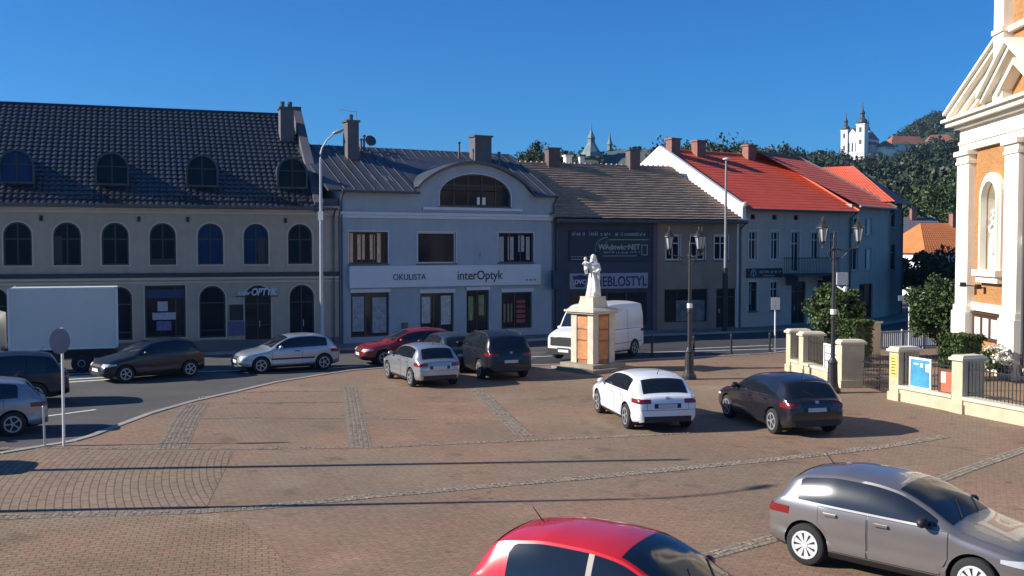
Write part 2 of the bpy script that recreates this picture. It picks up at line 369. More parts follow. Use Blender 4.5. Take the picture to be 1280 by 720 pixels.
# ------------------------------------------------------------------ buildings
def yaw_of(a, b): return math.atan2(b.y-a.y, b.x-a.x)
class Bld:
    def __init__(s, name, label, p0, p1, cat='building', group=None):
        s.O = Vector((p0.x, p0.y)); s.u = Vector((p1.x-p0.x, p1.y-p0.y)); s.W = s.u.length; s.u.normalize()
        s.root = thing(name, label, cat, (p0.x, p0.y, -.05), math.atan2(s.u.y, s.u.x), group)
    def f(s, px, py):
        x, z = fac(s.O, s.u, px, py); return x, z+.05
    def x(s, px): return s.f(px, 300)[0]
    def window(s, outline, frame_m=M_frame, glass=M_glass, d=.13, t=.07, bars=(), cross=(), sill=True, surround=None, name='window', pane='pane', curtain=None):
        inner = shrink(outline, t); xs = [p[0] for p in outline]; zs = [p[1] for p in outline]
        mb = MB(); mb.ring_xz(outline, inner, d-.03, d+.05)
        x0, x1, z0, z1 = min(xs)+t, max(xs)-t, min(zs)+t, max(zs)-t
        def top_at(x):
            hit = [z0]
            for i in range(len(inner)):
                a, b = inner[i], inner[(i+1) % len(inner)]
                if min(a[0],b[0])-1e-6 <= x <= max(a[0],b[0])+1e-6 and abs(b[0]-a[0]) > 1e-6:
                    hit.append(a[1]+(b[1]-a[1])*(x-a[0])/(b[0]-a[0]))
            return max(hit)
        for b in bars:
            x = x0+(x1-x0)*b; mb.box(x-.03, x+.03, d-.028, d+.045, z0-.01, top_at(x)+.01)
        for c in cross:
            z = z0+(z1-z0)*c; mb.box(x0-.01, x1+.01, d-.026, d+.043, z-.03, z+.03)
        w = mb.build(name, frame_m, s.root)
        g = MB(); g.prism_xz(shrink(outline, t*.8), d+.01, d+.03); g.build(pane, glass, w)
        if curtain:
            c = MB()
            for a, b, z_0, z_1 in curtain[0]: c.box(x0+(x1-x0)*a, x0+(x1-x0)*b, d+.004, d+.009, z0+(z1-z0)*z_0, z0+(z1-z0)*z_1)
            c.build('curtain', curtain[1], w)
        if sill:
            sb = MB(); sb.box(min(xs)-.07, max(xs)+.07, -.08, d-.035, min(zs)-.06, min(zs)+.002); sb.build('sill', sill if not isinstance(sill, bool) else M_gut, w)
        if surround:
            sm, sw, pr = surround; k = MB(); k.ring_xz(shrink(outline, -sw), outline, -pr, -.002); k.build('surround', sm, w)
        return w
    def shell(s, W, D, outline, holes, m, depth=.22, x0=0.0, extra=None, name='wall'):
        mb = MB(); facade(mb, outline, holes, depth)
        zs = max(p[1] for p in outline if abs(p[0]-outline[0][0]) < .01); zr = max(p[1] for p in outline if abs(p[0]-(x0+W)) < .01)
        mb.add([(x0,0,0),(x0,D,0),(x0,D,zs),(x0,0,zs)], [(0,1,2,3)]); mb.add([(x0+W,0,0),(x0+W,0,zr),(x0+W,D,zr),(x0+W,D,0)], [(0,1,2,3)])
        mb.add([(x0,D,0),(x0+W,D,0),(x0+W,D,min(zs,zr)),(x0,D,min(zs,zr))], [(0,1,2,3)])
        if extra: extra(mb)
        return mb.build(name, m, s.root)

def roof_surface(mb, eL, eR, rR, rL, style, pu=.3, pv=.36, amp=.03):
    """tiled slope: eave left, eave right, ridge right, ridge left"""
    eL, eR, rR, rL = map(Vector, (eL, eR, rR, rL)); nrm = (eR-eL).cross(rL-eL).normalized()
    wu = max((eR-eL).length, (rR-rL).length); lv = ((rL-eL).length+(rR-eR).length)/2
    if style == 'pantile': nu, sv = int(wu/pu)*6, [0, .06, .5, .98]
    elif style == 'step': nu, sv = max(4, int(wu/.6)), [0, .04, .98]
    elif style == 'seam': nu, sv = 0, []
    else: nu, sv = int(wu/pu)*4, [0, .05, .97]
    nv = max(2, int(lv/pv)); rows = []; vv = sorted(set([min(1.0, (i+f)/nv) for i in range(nv) for f in sv]+[1.0]))
    for v in vv:
        row = []; fv = (v*nv) % 1.0
        for i in range(nu+1):
            u = i/nu; p = (eL.lerp(eR, u)).lerp(rL.lerp(rR, u), v)
            if style == 'pantile':
                h = amp*(1.15-fv)+amp*.9*(abs(math.sin(math.pi*i/6)) if i % 6 else 0)
            elif style == 'step': h = amp*(1-fv)+amp*.25*math.sin(i*2.3+int(v*nv)*1.7)*.4
            else: h = amp*.6*(1-fv)+amp*.7*(0.5+.5*math.cos(i*math.pi/2))
            row.append(p+nrm*h)
        rows.append(row)
    mb.grid(rows)
def slab(mb, a, b, c, d, t):
    a, b, c, d = map(Vector, (a,b,c,d)); n = (b-a).cross(d-a).normalized()*t
    mb.add([a,b,c,d,a-n,b-n,c-n,d-n], [(0,1,2,3),(7,6,5,4),(0,4,5,1),(1,5,6,2),(2,6,7,3),(3,7,4,0)])
def chimney(parent, x, y, z0, z1, wx, wy, m, cap=M_gut, pots=0, name='chimney'):
    mb = MB(); mb.box(x-wx/2, x+wx/2, y-wy/2, y+wy/2, z0, z1); c = mb.build(name, m, parent)
    k = MB(); k.box(x-wx/2-.07, x+wx/2+.07, y-wy/2-.07, y+wy/2+.07, z1+.001, z1+.1)
    for i in range(pots): k.lathe([(.11,0),(.13,.3),(.1,.32)], 10, (x+(i-(pots-1)/2)*.4, y, z1+.1))
    k.build('chimney_cap', cap, c); return c
def gutter(parent, x0, x1, y, z, down=(), zb=0.0, m=M_gut):
    mb = MB(); mb.tube([(x0,y,z),(x1,y,z)], .07, 8)
    g = mb.build('gutter', m, parent)
    for dx in down:
        d = MB(); d.tube([(dx,y,z-.05),(dx,-.09,z-.4),(dx,-.09,zb)], .05, 8); d.build('downpipe', m, parent)

M_b1 = mat('beige_render', (.43,.36,.28), .9, .1, .8, .15, 50, streak=.07)
M_b1t = mat('pale_beige_trim', (.52,.46,.38), .85, .08, 1)
M_tile1 = mat('dark_glazed_tile', (.024,.028,.038), .36, .25, 2, spec=.8)
M_b2 = mat('blue_grey_render', (.37,.42,.455), .9, .09, .7, .12, 50, streak=.06)
M_b2s = mat('pale_fascia', (.60,.62,.66), .6, .05, 1)
M_sheet = mat('dark_sheet_roof', (.075,.08,.09), .45, .22, 1.2, metal=.3)
M_b3l = mat('slate_blue_shopfront', (.055,.065,.095), .8, .15, 1)
M_b3r = mat('olive_brown_render', (.31,.235,.18), .9, .12, .8, .15, 50, streak=.07)
M_tile3 = mat('brown_tile', (.37,.275,.215), .75, .25, 1.2, .2, 30, streak=.1)
M_b4 = mat('grey_render', (.57,.46,.38), .9, .1, .8, .15, 50, streak=.08)
M_white = mat('white_limewash', (.82,.80,.77), .9, .05, 1)
M_red = mat('red_metal_tile', (.62,.085,.036), .55, .14, .7, streak=.1)
M_red2 = mat('faded_red_tile', (.66,.13,.075), .65, .18, .9)
M_orange = mat('orange_tile', (.55,.17,.05), .75, .15, 1)
M_cbrick = brick_mat('chimney_brick', (.36,.12,.075), (.28,.09,.06), (.3,.25,.22), .25, .08, .012)
M_ochre = brick_mat('ochre_facing_brick', (.45,.22,.075), (.39,.18,.06), (.46,.28,.14), .26, .075, .006, patch=.1)
M_cream = mat('cream_stucco', (.85,.79,.66), .88, .07, 1.2, .15, 40, streak=.08)
M_letter_w = mat('white_lettering', (.6,.62,.66), .6, .1)
M_letter_d = mat('navy_lettering', (.012,.018,.045), .5, .1)
M_dshop = mat('dark_shop_interior', (.022,.024,.03), .12, .4, 1.5, spec=.2)

# ---- beige arcade house on the left
b = Bld('arcade_house', 'long beige house with arched windows under a dark tiled roof with rounded dormers', G(0,444), G(424,430.4))
XL = -3.2; EZ = 6.82; D1 = 14.8
holes = []; ups = [b.x(p) for p in (-43,22,84,144,203.5,263,320,375)]
gl_ = []
for p0, p1, kind in ((-20,8,'a'),(12,42,'a'),(72,102,'a'),(134,164,'a'),(180,231,'r'),(248,281,'a'),(305,338,'d'),(361,392,'d')):
    x0, x1 = b.x(p0), b.x(p1)
    gl_.append((x0, x1, kind, arch(x0,x1,.12 if kind == 'd' else .55,3.0) if kind != 'r' else rect(x0,x1,.62,3.05)))
upo = [arch(x-.575, x+.575, 4.0, 5.93) for x in ups]
b.shell(b.W-XL, D1, [(XL,0),(b.W,0),(b.W,EZ),(XL,EZ)], upo+[g[3] for g in gl_], M_b1, x0=XL)
for i, oo in enumerate(upo):
    b.window(oo, M_dframe if i % 2 else M_dframe, M_glassb if i in (5,6) else M_glass, bars=(.5,), cross=(.62,), surround=(M_b1t,.07,.03), sill=M_b1t, curtain=[([(0,1,.04+.16*k,.08+.16*k) for k in range(6)],mat('slat_blind',(.10,.105,.11),.8,.1)),None,([(0,.28,0,.7)],mat('grey_curtain',(.05,.055,.06),.9,.2,5)),None,([(0,1,.0,.12)],mat('grey_curtain',(.05,.055,.06))),([(0,1,.62,.66)],mat('grey_curtain',(.05,.055,.06))),([(.6,1,0,.66)],mat('grey_curtain',(.05,.055,.06))),None][i])
for x0, x1, kind, oo in gl_:
    if kind == 'r':
        w_ = b.window(oo, M_dframe, M_dshop, bars=(.78,), surround=(M_b1t,.06,.03), name='shop_window', sill=M_b1t)
        p = MB(); p.box(x0+.55,x0+1.0,.08,.095,1.85,2.3); p.box(x0+.32,x0+1.35,.081,.096,1.45,1.78); p.build('poster', mat('white_poster',(.42,.42,.46),.8,.2,8), w_)
        p = MB(); p.box(x0+.5,x0+1.15,.08,.096,.95,1.38); p.build('poster', mat('purple_poster',(.16,.14,.3),.8,.3,8), w_)
        p = MB(); p.box(x0+.07,x1-.07,.078,.094,2.45,2.85); p.build('awning_strip', mat('navy_band',(.02,.04,.12),.6,.1), w_)
    elif kind == 'd':
        w_ = b.window(oo, M_dframe, M_dshop if x0 < 11 else M_glass, cross=(.72,) if x0 > 11 else (.7,.33), bars=(.5,), sill=False, surround=(M_b1t,.06,.03), name='door', pane='door_glass')
        hm = MB(); hm.box((x0+x1)/2+.06,(x0+x1)/2+.1,.03,.08,1.0,1.3); hm.build('handle', M_steel, w_)
    else:
        b.window(oo, M_dframe, M_glass, cross=(.68,.12), surround=(M_b1t,.06,.03), name='arched_shop_window', sill=M_b1t)
mb = MB(); W = b.W
mb.box(XL,W,-.10,-.002,3.30,3.40); mb.box(XL,W,-.05,-.003,3.14,3.22); mb.build('string_course', M_b1t, b.root)
mb = MB(); mb.box(XL,W,-.16,-.004,3.44,3.62); mb.build('dark_ledge', mat('dark_ledge_metal',(.03,.032,.038),.6,.1), b.root)
mb = MB(); mb.box(XL,W,-.30,-.002,6.66,6.80); mb.box(XL,W,-.18,-.003,6.50,6.655); mb.box(XL,W,-.10,-.004,6.36,6.495); mb.build('cornice', M_b1t, b.root)
mb = MB(); mb.box(XL,W,-.06,-.002,0,.42); mb.build('plinth', mat('plinth_grey',(.15,.145,.14),.9,.15,1), b.root)
for px in (52,174,235,357):
    x = b.x(px); v = MB(); v.box(x-.07,x+.07,-.05,-.002,5.98,6.22); v.build('wall_vent', M_black, b.root)
sg = MB(); x0, x1 = b.x(286), b.x(303); sg.box(x0,x1,-.06,-.004,1.35,2.1)
for i in range(4): sg.box(x0+.03,x1-.03,-.07,-.0605,1.45+i*.16,1.5+i*.16)
sg.build('notice_board', M_black, b.root)
sg = MB(); sg.box(x0-.05,x1+.05,-.055,-.003,.62,1.3); sg.build('wall_sign', mat('violet_sign',(.12,.11,.22),.7,.2,6), b.root)
tx = text_mesh('inter', .30, b.x(296), 2.56, -.25, weight=.006, shear=.25, width=.62); tx.build('lettering', M_letter_w, b.root)
tx = text_mesh('OPTYK', .46, b.x(313), 2.54, -.25, weight=.014, shear=.25, width=1.2); tx.build('lettering', M_letter_w, b.root)
sg = MB(); sg.box(b.x(293),b.x(347),-.23,-.20,2.46,2.50); sg.box(b.x(300),b.x(301),-.21,0,2.47,2.49); sg.box(b.x(342),b.x(343),-.21,0,2.47,2.49); sg.build('sign_rail', M_black, b.root)
# roof
RZ, RD, D1, WR = 12.0, 7.4, 14.8, W-1.15
mb = MB(); roof_surface(mb, (XL-.1,-.45,EZ-.12), (WR,-.45,EZ-.12), (WR,RD,RZ), (XL-.1,RD,RZ), 'pantile', .28, .38, .055)
mb.add([(XL-.1,RD,RZ),(WR,RD,RZ),(WR,D1+.45,EZ-.12),(XL-.1,D1+.45,EZ-.12)], [(0,1,2,3)])
rf = mb.build('roof', M_tile1, b.root)
mb = MB(); mb.tube([(XL-.1,RD,RZ+.02),(WR,RD,RZ+.02)], .12, 8); mb.build('ridge_tile', M_tile1, rf)
mb = MB(); mb.prism_xz([(0,0)],0,0) if False else None
# side gables and the stepped fire wall with its chimney
gm = MB()
for x in (XL, WR-.02):
    gm.add([(x,0,EZ-.02),(x,D1,EZ-.02),(x,RD,RZ-.15)], [(0,1,2)])
gm.build('gable_wall', M_b1, b.root)
fw = MB()
for y0, z0, y1, z1 in ((-.40,EZ+.15,.6,EZ+.85),(.6,EZ+.95,3.4,EZ+2.95),(3.4,EZ+2.95,6.6,RZ+.25),(6.6,RZ+.42,8.2,RZ+.42),(8.2,RZ+.25,D1,EZ+.3)):
    x0, x1 = WR-.06, WR+.38
    fw.add([(x0,y0,EZ-.3),(x0,y1,EZ-.3),(x0,y1,z1),(x0,y0,z0),(x1,y0,EZ-.3),(x1,y1,EZ-.3),(x1,y1,z1),(x1,y0,z0)],
           [(0,3,2,1),(4,5,6,7),(0,4,7,3),(1,2,6,5),(3,7,6,2),(0,1,5,4)])
fw.box(WR+.385,W-.02,-.02,D1,EZ-.25,EZ+.35)
fw.build('fire_wall', mat('fire_wall_render',(.10,.10,.115),.9,.15,1), b.root)
chimney(b.root, WR-.62, 5.2, 9.2, 12.05, .7, .85, mat('grey_chimney',(.12,.115,.12),.9,.15,1), pots=2)
def eyebrow(x, wd, z0, z1, y0, glass):
    a = arch(x-wd/2, x+wd/2, z0, z1, 12); d = MB(); n = len(a)
    yb = lambda z: (z-(EZ-.12))*(RD+.45)/(RZ-EZ+.12)-.45+.1
    vs = [(p,y0,q) for p,q in a]+[(p,max(yb(q),y0+.05),q) for p,q in a]
    d.add(vs, [(i,i+n,(i+1)%n+n,(i+1)%n) for i in range(n)])
    o2 = shrink(a,-.09); d.ring_xz(o2, a, y0-.08, y0+.02)
    dm = d.build('dormer', M_tile1, b.root); g = MB(); g.prism_xz(a, y0+.02, y0+.05); g.build('dormer_window', glass, dm)
    fr = MB(); fr.box(x-.03,x+.03,y0-.01,y0+.019,z0+.02,z1-.02); fr.box(x-wd/2+.02,x+wd/2-.02,y0-.008,y0+.018,z0+.75,z0+.8); fr.build('dormer_frame', M_dframe, dm)
for px, gls in ((17,M_glassb),(138,M_glass),(252,M_glass),(366,M_glass)):  # left dormer's blue pane: reflected sky put into the glass colour
    eyebrow(b.x(px)+.1, 1.3, 7.75, 9.1, .75, gls)
gutter(b.root, XL, W-.1, -.5, EZ-.16, (W-.25, -.6), .1)
sn = MB()
for i in range(40):
    x = XL+.3+i*(WR-XL-.5)/39; sn.box(x-.012,x+.012,-.12,-.06,EZ+.15,EZ+.42)
sn.tube([(XL,-.1,EZ+.40),(WR-.1,-.1,EZ+.40)], .02, 6); sn.build('snow_guard', M_gut, rf)

# ---- blue-grey house with the curved gable
b = Bld('blue_grey_house', 'blue grey shop house with a curved gable and a half round attic window', G(425.5,430.4), G(692,417.6))
W = b.W; EZ = 7.75; D2 = 10.0; W_ = W
gc = b.x(594); gh = 3.3
def gable_pts(k=1.0, dz=0.0, n=22):
    out = []
    for i in range(n+1):
        t = -1+2*i/n; out.append((gc+gh*t*k, EZ+dz+1.45*(math.cos(t*math.pi/2)**.75 if abs(t) < 1 else 0)))
    return out
outline = [(0,0),(W,0),(W,EZ)] + gable_pts()[::-1] + [(0,EZ)]
def pick(pA, pB, z0, z1): return rect(b.x(pA), b.x(pB), z0, z1)
ups = [pick(436,485,3.98,5.58), pick(522,570,3.98,5.58), pick(623,667,3.98,5.58)]
att = arch(b.x(549.5), b.x(638.5), 6.92, 8.62, 16, rise=1.15)
shops = [pick(438,486,.35,2.55), pick(525,567,.35,2.45), pick(583,611,.1,2.55), pick(627,665,.45,2.4)]
b.shell(W, D2, outline, ups+[att]+shops, M_b2)
cA = ([(0,.1,0,1),(.22,.42,.1,.95),(.56,.7,.1,.95),(.76,.86,0,1)], M_curt)  # warm orange reflection in this window put into the curtain colour
cC = ([(.02,.16,0,.9),(.28,.46,.05,.9),(.6,.78,.35,.95),(.84,.95,.05,.9)], mat('pale_curtain',(.42,.40,.36),.9,.2,6))
for i, oo in enumerate(ups):
    b.window(oo, M_dframe if i != 1 else M_b2s, M_glass, bars=(.33,.66) if i != 1 else (), curtain=(cA,None,cC)[i], surround=(M_b2s,.05,.02))
b.window(att, M_dframe, M_glass, bars=(.2,.4,.6,.8), cross=(.66,), name='arched_window', surround=(M_b2s,.05,.03),
         curtain=([(.535,.575,.03,.28),(.60,.66,.03,.28)], M_wht))
Mpap = mat('shop_poster', (.33,.33,.36), .8, .35, 5)
def shop(oo, bars, posters, name='shop_window', pm=Mpap, hood=True):
    w_ = b.window(oo, M_dframe, M_dshop, bars=bars, sill=False, name=name, pane='shop_glass')
    x0, x1 = oo[0][0]+.08, oo[1][0]-.08; z0, z1 = oo[0][1]+.08, oo[2][1]-.08
    p = MB()
    for a, c, q, r_ in posters: p.box(x0+(x1-x0)*a, x0+(x1-x0)*c, .085, .099, z0+(z1-z0)*q, z0+(z1-z0)*r_)
    if posters: p.build('poster', pm, w_)
    if hood:
        h = MB(); h.box(oo[0][0]-.05, oo[1][0]+.05, -.1, -.003, oo[2][1]+.02, oo[2][1]+.2); h.build('shutter_box', M_b2s, w_)
    return w_
shop(shops[0], (.38,.55), [(.02,.34,.1,.95),(.58,.98,.05,.92)])
shop(shops[1], (.4,.62), [(.02,.3,.25,.95),(.65,.97,.2,.97)], pm=mat('pale_poster',(.48,.47,.45),.8,.3,5))
dr = shop(shops[2], (.5,), [(.06,.3,.35,.9),(.58,.85,.45,.92)], 'door', mat('green_poster',(.22,.27,.12),.8,.4,5))
h = MB(); h.box(shops[2][0][0]+.25,shops[2][0][0]+.29,.04,.09,.95,1.3); h.build('handle', M_steel, dr)
w_ = shop(shops[3], (.45,), [(.05,.12,.15,.7),(.18,.25,.15,.7),(.3,.36,.15,.7)], pm=mat('olive_poster',(.25,.2,.11),.8,.3,5))
p = MB()
for i in range(5): p.box(shops[3][0][0]+.95,shops[3][0][0]+1.5,.085,.098,.75+i*.26,.93+i*.26)
p.build('poster', mat('red_poster',(.32,.07,.06),.8,.3,4), w_)
# fascia sign with its lettering
f0, f1 = b.x(435), b.x(673.5)
mb = MB(); mb.box(f0,f1,-.22,-.004,2.80,3.88); fs = mb.build('fascia_sign', M_b2s, b.root)
text_mesh('OKULISTA', .42, b.x(489), 3.17, -.232, weight=.002, width=b.x(530)-b.x(489)).build('lettering', M_letter_d, fs)
text_mesh('interOptyk', .66, b.x(569.5), 3.13, -.232, weight=.006, width=b.x(626)-b.x(569.5)).build('lettering', M_letter_d, fs)
mb = MB(); strokes(mb, b.x(655), b.x(667), 3.02, .11, -.221, 5, .015); mb.build('lettering', M_letter_d, fs)
mb = MB(); mb.box(0,W,-.16,-.002,6.42,6.56); mb.box(0,W,-.09,-.003,6.26,6.415); mb.build('cornice', M_b2s, b.root)
mb = MB(); mb.box(b.x(528),b.x(652),-.11,-.004,6.72,6.86); mb.build('attic_ledge', M_b2s, b.root)
mb = MB(); x = b.x(505); mb.box(x-.15,x+.15,-.12,-.004,.55,1.0); mb.build('meter_box', mat('olive_box',(.12,.11,.09),.7,.1), b.root)
mb = MB(); x = b.x(600); mb.tube([(x-.07,-.03,4.45),(x,-.06,4.3),(x+.05,-.03,4.6)], .03, 6); mb.build('wall_lamp', M_steel, b.root)
mb = MB(); mb.box(W+.02-.5,W+.3,-.75,-.55,2.55,3.55); mb.build('projecting_sign', mat('dark_blue_box',(.02,.035,.07),.6,.1), b.root)
mb = MB(); mb.box(W-.1,W-.05,-.56,0,3.2,3.25); mb.build('sign_bracket', M_black, b.root)
RZ, RD = 10.25, 5.0
mb = MB()
eav = [(-.05,-.4,EZ-.15),(W+.02,-.4,EZ-.15),(W+.02,RD,RZ),(-.05,RD,RZ)]
# front slope split either side of the curved gable, with the vault behind it
yz = lambda z: -.4+(z-(EZ-.15))*(RD+.4)/(RZ-EZ+.15)
slab(mb, (-.70,-.4,EZ-.15), (gc-gh-.1,-.4,EZ-.15), (gc-gh-.1,RD,RZ), (-.70,RD,RZ), .1)
slab(mb, (gc+gh+.1,-.4,EZ-.15), (W+.02,-.4,EZ-.15), (W+.02,RD,RZ), (gc+gh+.1,RD,RZ), .1)
mb.add([(gc-gh-.1,.02,EZ-.02),(gc+gh+.1,.02,EZ-.02),(gc+gh+.1,RD,RZ),(gc-gh-.1,RD,RZ)], [(0,1,2,3)])
gp = gable_pts(1.03, .10); n = len(gp)
vs = [(x,-.28,z) for x,z in gp]+[(x,max(.2,yz(z)+.35),z) for x,z in gp]
mb.add(vs, [(i,i+1,i+1+n,i+n) for i in range(n-1)])
gp2 = gable_pts(1.03, -.06); mb.add([(x,-.28,z) for x,z in gp]+[(x,-.28,z) for x,z in gp2], [(i+n,i+1+n,i+1,i) for i in range(n-1)])
mb.add([(x,-.28,z) for x,z in gp2]+[(x,-.01,z) for x,z in gp2], [(i+n,i+1+n,i+1,i) for i in range(n-1)])
mb.add([(-.05,RD,RZ),(W+.02,RD,RZ),(W+.02,D2+.3,EZ-.15),(-.05,D2+.3,EZ-.15)], [(0,1,2,3)])
rf = mb.build('roof', M_sheet, b.root)
sm = MB(); x = .15
while x < W:
    if not gc-gh-.15 < x < gc+gh+.15:
        sm.tube([(x,-.38,EZ-.12),(x,RD,RZ+.04)], .022, 4)
    else:
        t = (x-gc)/gh; t = max(-1,min(1,t)); z0 = EZ+.1+1.45*math.cos(t*math.pi/2)**.75
        if yz(z0)+.3 < RD: sm.tube([(x,yz(z0)+.3,z0+.05),(x,RD,RZ+.04)], .022, 4)
    x += .52
sm.build('standing_seam', M_sheet, rf)
sg = MB(); rr = random.Random(4)
for i in range(26):
    x = rr.uniform(.3,W-.3); v = rr.choice((.2,.25,.55,.6,.88,.92))
    if gc-gh-.4 < x < gc+gh+.4 and v < .75: continue
    y = -.4+v*(RD+.4); z = EZ-.15+v*(RZ-EZ+.15)+.05
    sg.add([(x,y,z),(x+.05,y,z),(x+.05,y+.6,z+.29),(x,y+.6,z+.29)], [(0,1,2,3)])
sg.build('metal_strip', mat('bare_zinc',(.45,.46,.48),.4,.1,metal=.5), rf)
ga = MB(); ga.add([(.002,0,EZ-.05),(.002,D2,EZ-.05),(.002,RD,RZ-.12),(W-.002,0,EZ-.05),(W-.002,D2,EZ-.05),(W-.002,RD,RZ-.12)], [(0,2,1),(3,4,5)])
ga.build('gable_wall', M_b2, b.root)
grc = mat('grey_chimney',(.12,.115,.12))
chimney(b.root, b.x(450)+.9, 3.6, 9.2, 11.35, .62, .7, grc, pots=1)
chimney(b.root, b.x(617)+1.3, 4.0, 9.4, 11.0, 1.05, .7, grc)
for px, y, h_ in ((597,4.2,.75),(639,3.2,.7),(470,4.6,.5),(474,4.6,.7)):
    m_ = MB(); x = b.x(px)+1; z = EZ-.15+(y+.4)/(RD+.4)*(RZ-EZ+.15); m_.lathe([(.06,-.1),(.06,h_),(.1,h_+.02),(.1,h_+.1)], 8, (x,y,z)); m_.build('vent_pipe', M_gut, rf)
an = MB(); x = b.x(460)+1.3; an.tube([(x,RD,RZ),(x,RD,RZ+1.9)], .025, 6); an.tube([(x+.05,RD,RZ+1.88),(x-1.0,RD,RZ+1.93)], .015, 5); an.tube([(x,RD,RZ+1.2),(x-.4,RD,RZ+1.2)], .015, 5)
for k in range(6): an.tube([(x-.15-k*.15,RD-.2,RZ+1.9),(x-.15-k*.15,RD+.2,RZ+1.9)], .008, 4)
an.build('aerial', M_steel, rf)
dsh = MB(); x = b.x(480)+1.2; dsh.lathe([(.02,0),(.2,.03),(.32,.12),(.31,.13)], 14, (0,0,0)); dsh.xf(Matrix.Translation((x,RD-.1,RZ+.3)) @ Matrix.Rotation(1.2,4,'X')); dsh.tube([(x,RD,RZ),(x,RD-.08,RZ+.3)], .02, 6)
dsh.build('satellite_dish', M_gut, rf)
gutter(b.root, -.02, gc-gh-.05, -.45, EZ-.2, (.08,), .1); gutter(b.root, gc+gh+.05, W, -.45, EZ-.2, (W-.06,), .1)

# ---- brown-roofed house with the furniture shop
b = Bld('furniture_shop_house', 'low house with a brown stepped tile roof, slate blue shopfront and olive wall', G(693,417.6), G(925,410))
W = b.W; EZ = 6.45; D3 = 11.0; xs = b.x(818)
shopw = [rect(b.x(712),b.x(757),.4,2.3), rect(b.x(759.5),b.x(809),.4,2.3)]
winr = [rect(b.x(832.5),b.x(850.5),4.05,5.5), rect(b.x(863),b.x(881.5),4.05,5.5), rect(b.x(893),b.x(910),4.05,5.5)]
gr = [rect(b.x(831),b.x(885),.5,2.4), rect(b.x(896),b.x(921),.1,2.4)]
mb = MB(); facade(mb, [(0,0),(xs-.14,0),(xs-.14,EZ),(0,EZ)], shopw, .22); mb.build('shopfront_wall', M_b3l, b.root)
mb = MB(); facade(mb, [(xs+.14,0),(W,0),(W,EZ),(xs+.14,EZ)], winr+gr, .2)
mb.add([(0,.01,0),(0,D3,0),(0,D3,EZ),(0,.01,EZ),(W,.01,0),(W,D3,0),(W,D3,EZ),(W,.01,EZ)], [(0,1,2,3),(5,4,7,6),(1,5,6,2)]); mb.build('wall', M_b3r, b.root)
mb = MB(); mb.box(xs-.14,xs+.14,-.12,.1,0,EZ-.02); mb.build('pilaster', mat('mauve_pilaster',(.14,.10,.125),.85,.12,1), b.root)
for oo in shopw: b.window(oo, M_dframe, M_dshop, bars=(.5,), sill=False, name='shop_window', pane='shop_glass')
for oo in winr: b.window(oo, M_frame, M_glass, bars=(.5,), cross=(.7,), surround=(M_frame,.05,.02), t=.09)
w_ = b.window(gr[0], M_dframe, M_dshop, bars=(.3,), sill=False, name='shop_window', pane='shop_glass')
p = MB(); p.box(gr[0][0][0]+.8,gr[0][1][0]-.15,.08,.098,.55,1.75); p.build('poster', mat('grey_display',(.17,.17,.175),.8,.5,2), w_)
w_ = b.window(gr[1], M_dframe, M_dshop, cross=(.8,), sill=False, name='door', pane='door_panel')
h = MB(); h.box(gr[1][0][0]+.2,gr[1][0][0]+.25,.04,.09,.95,1.2); h.build('handle', M_steel, w_)
# advertising panels
p0, p1 = b.x(711), b.x(810.5)
mb = MB(); mb.box(p0,p1,-.1,-.004,4.02,5.75); ad = mb.build('advert_panel', mat('navy_panel',(.022,.032,.06),.7,.25,.8), b.root)
mb = MB(); mb.box(b.x(744),p1-.02,-.108,-.1005,4.25,5.36); mb.build('green_panel', mat('dark_green_panel',(.022,.045,.04),.7,.2,1), ad)
mb = MB(); strokes(mb, b.x(714.5), b.x(747), 5.44, .24, -.101, 11, .035); strokes(mb, b.x(750), b.x(762), 5.45, .2, -.101, 12, .035); strokes(mb, b.x(768), b.x(806), 5.44, .22, -.101, 13, .035)
strokes(mb, b.x(752), b.x(767), 4.47, .15, -.112, 14, .025); strokes(mb, b.x(769), b.x(785), 4.45, .15, -.112, 15, .025); strokes(mb, b.x(787), b.x(799), 4.47, .15, -.112, 16, .025)
mb.box(b.x(760),p1-.05,-.113,-.109,5.2,5.25); mb.box(b.x(752),b.x(795),-.113,-.109,4.3,4.34); mb.box(p0+.1,b.x(741),-.104,-.1005,4.12,4.16); mb.box(p0+.1,b.x(741),-.104,-.1005,4.27,4.3)
mb.build('lettering', mat('grey_lettering',(.3,.33,.38),.7,.15,3), ad)
text_mesh('WAdowiceNET', .42, b.x(746.5), 4.68, -.113, weight=.012, width=b.x(799)-b.x(746.5)).build('lettering', mat('pale_green_lettering',(.34,.42,.34),.6,.1), ad)
mb = MB(); x = b.x(749); mb.tube([(x+.9*math.cos(t)*1.0-.3+.9, -.118, 4.75+.62*math.sin(t)) for t in [math.pi*(.55+.55*i/12) for i in range(13)]], .022, 5)
mb.tube([(b.x(757)-.12,-.118,4.7),(b.x(757),-.118,5.25),(b.x(757)+.12,-.118,4.7)], .018, 5); mb.build('emblem', mat('grey_lettering',(.3,.33,.38)), ad)
mb = MB(); mb.ring_xz(rect(b.x(800.5),b.x(808.5),4.35,4.95), shrink(rect(b.x(800.5),b.x(808.5),4.35,4.95),.05), -.118, -.109); mb.build('badge', mat('grey_lettering',(.3,.33,.38)), ad)
mb = MB(); mb.box(b.x(711.5),b.x(809),-.09,-.004,2.50,3.36); fs = mb.build('fascia_sign', mat('lilac_fascia',(.33,.33,.40),.7,.08,1), b.root)
text_mesh('EBLOSTYL', .78, b.x(752.5), 2.64, -.097, weight=.012, width=b.x(808)-b.x(752.5)).build('lettering', mat('indigo_lettering',(.025,.022,.10),.6,.1), fs)
text_mesh('M', .78, b.x(741), 2.64, -.097, weight=.012, width=b.x(751)-b.x(741)).build('lettering', mat('indigo_lettering',(.025,.022,.10)), fs)
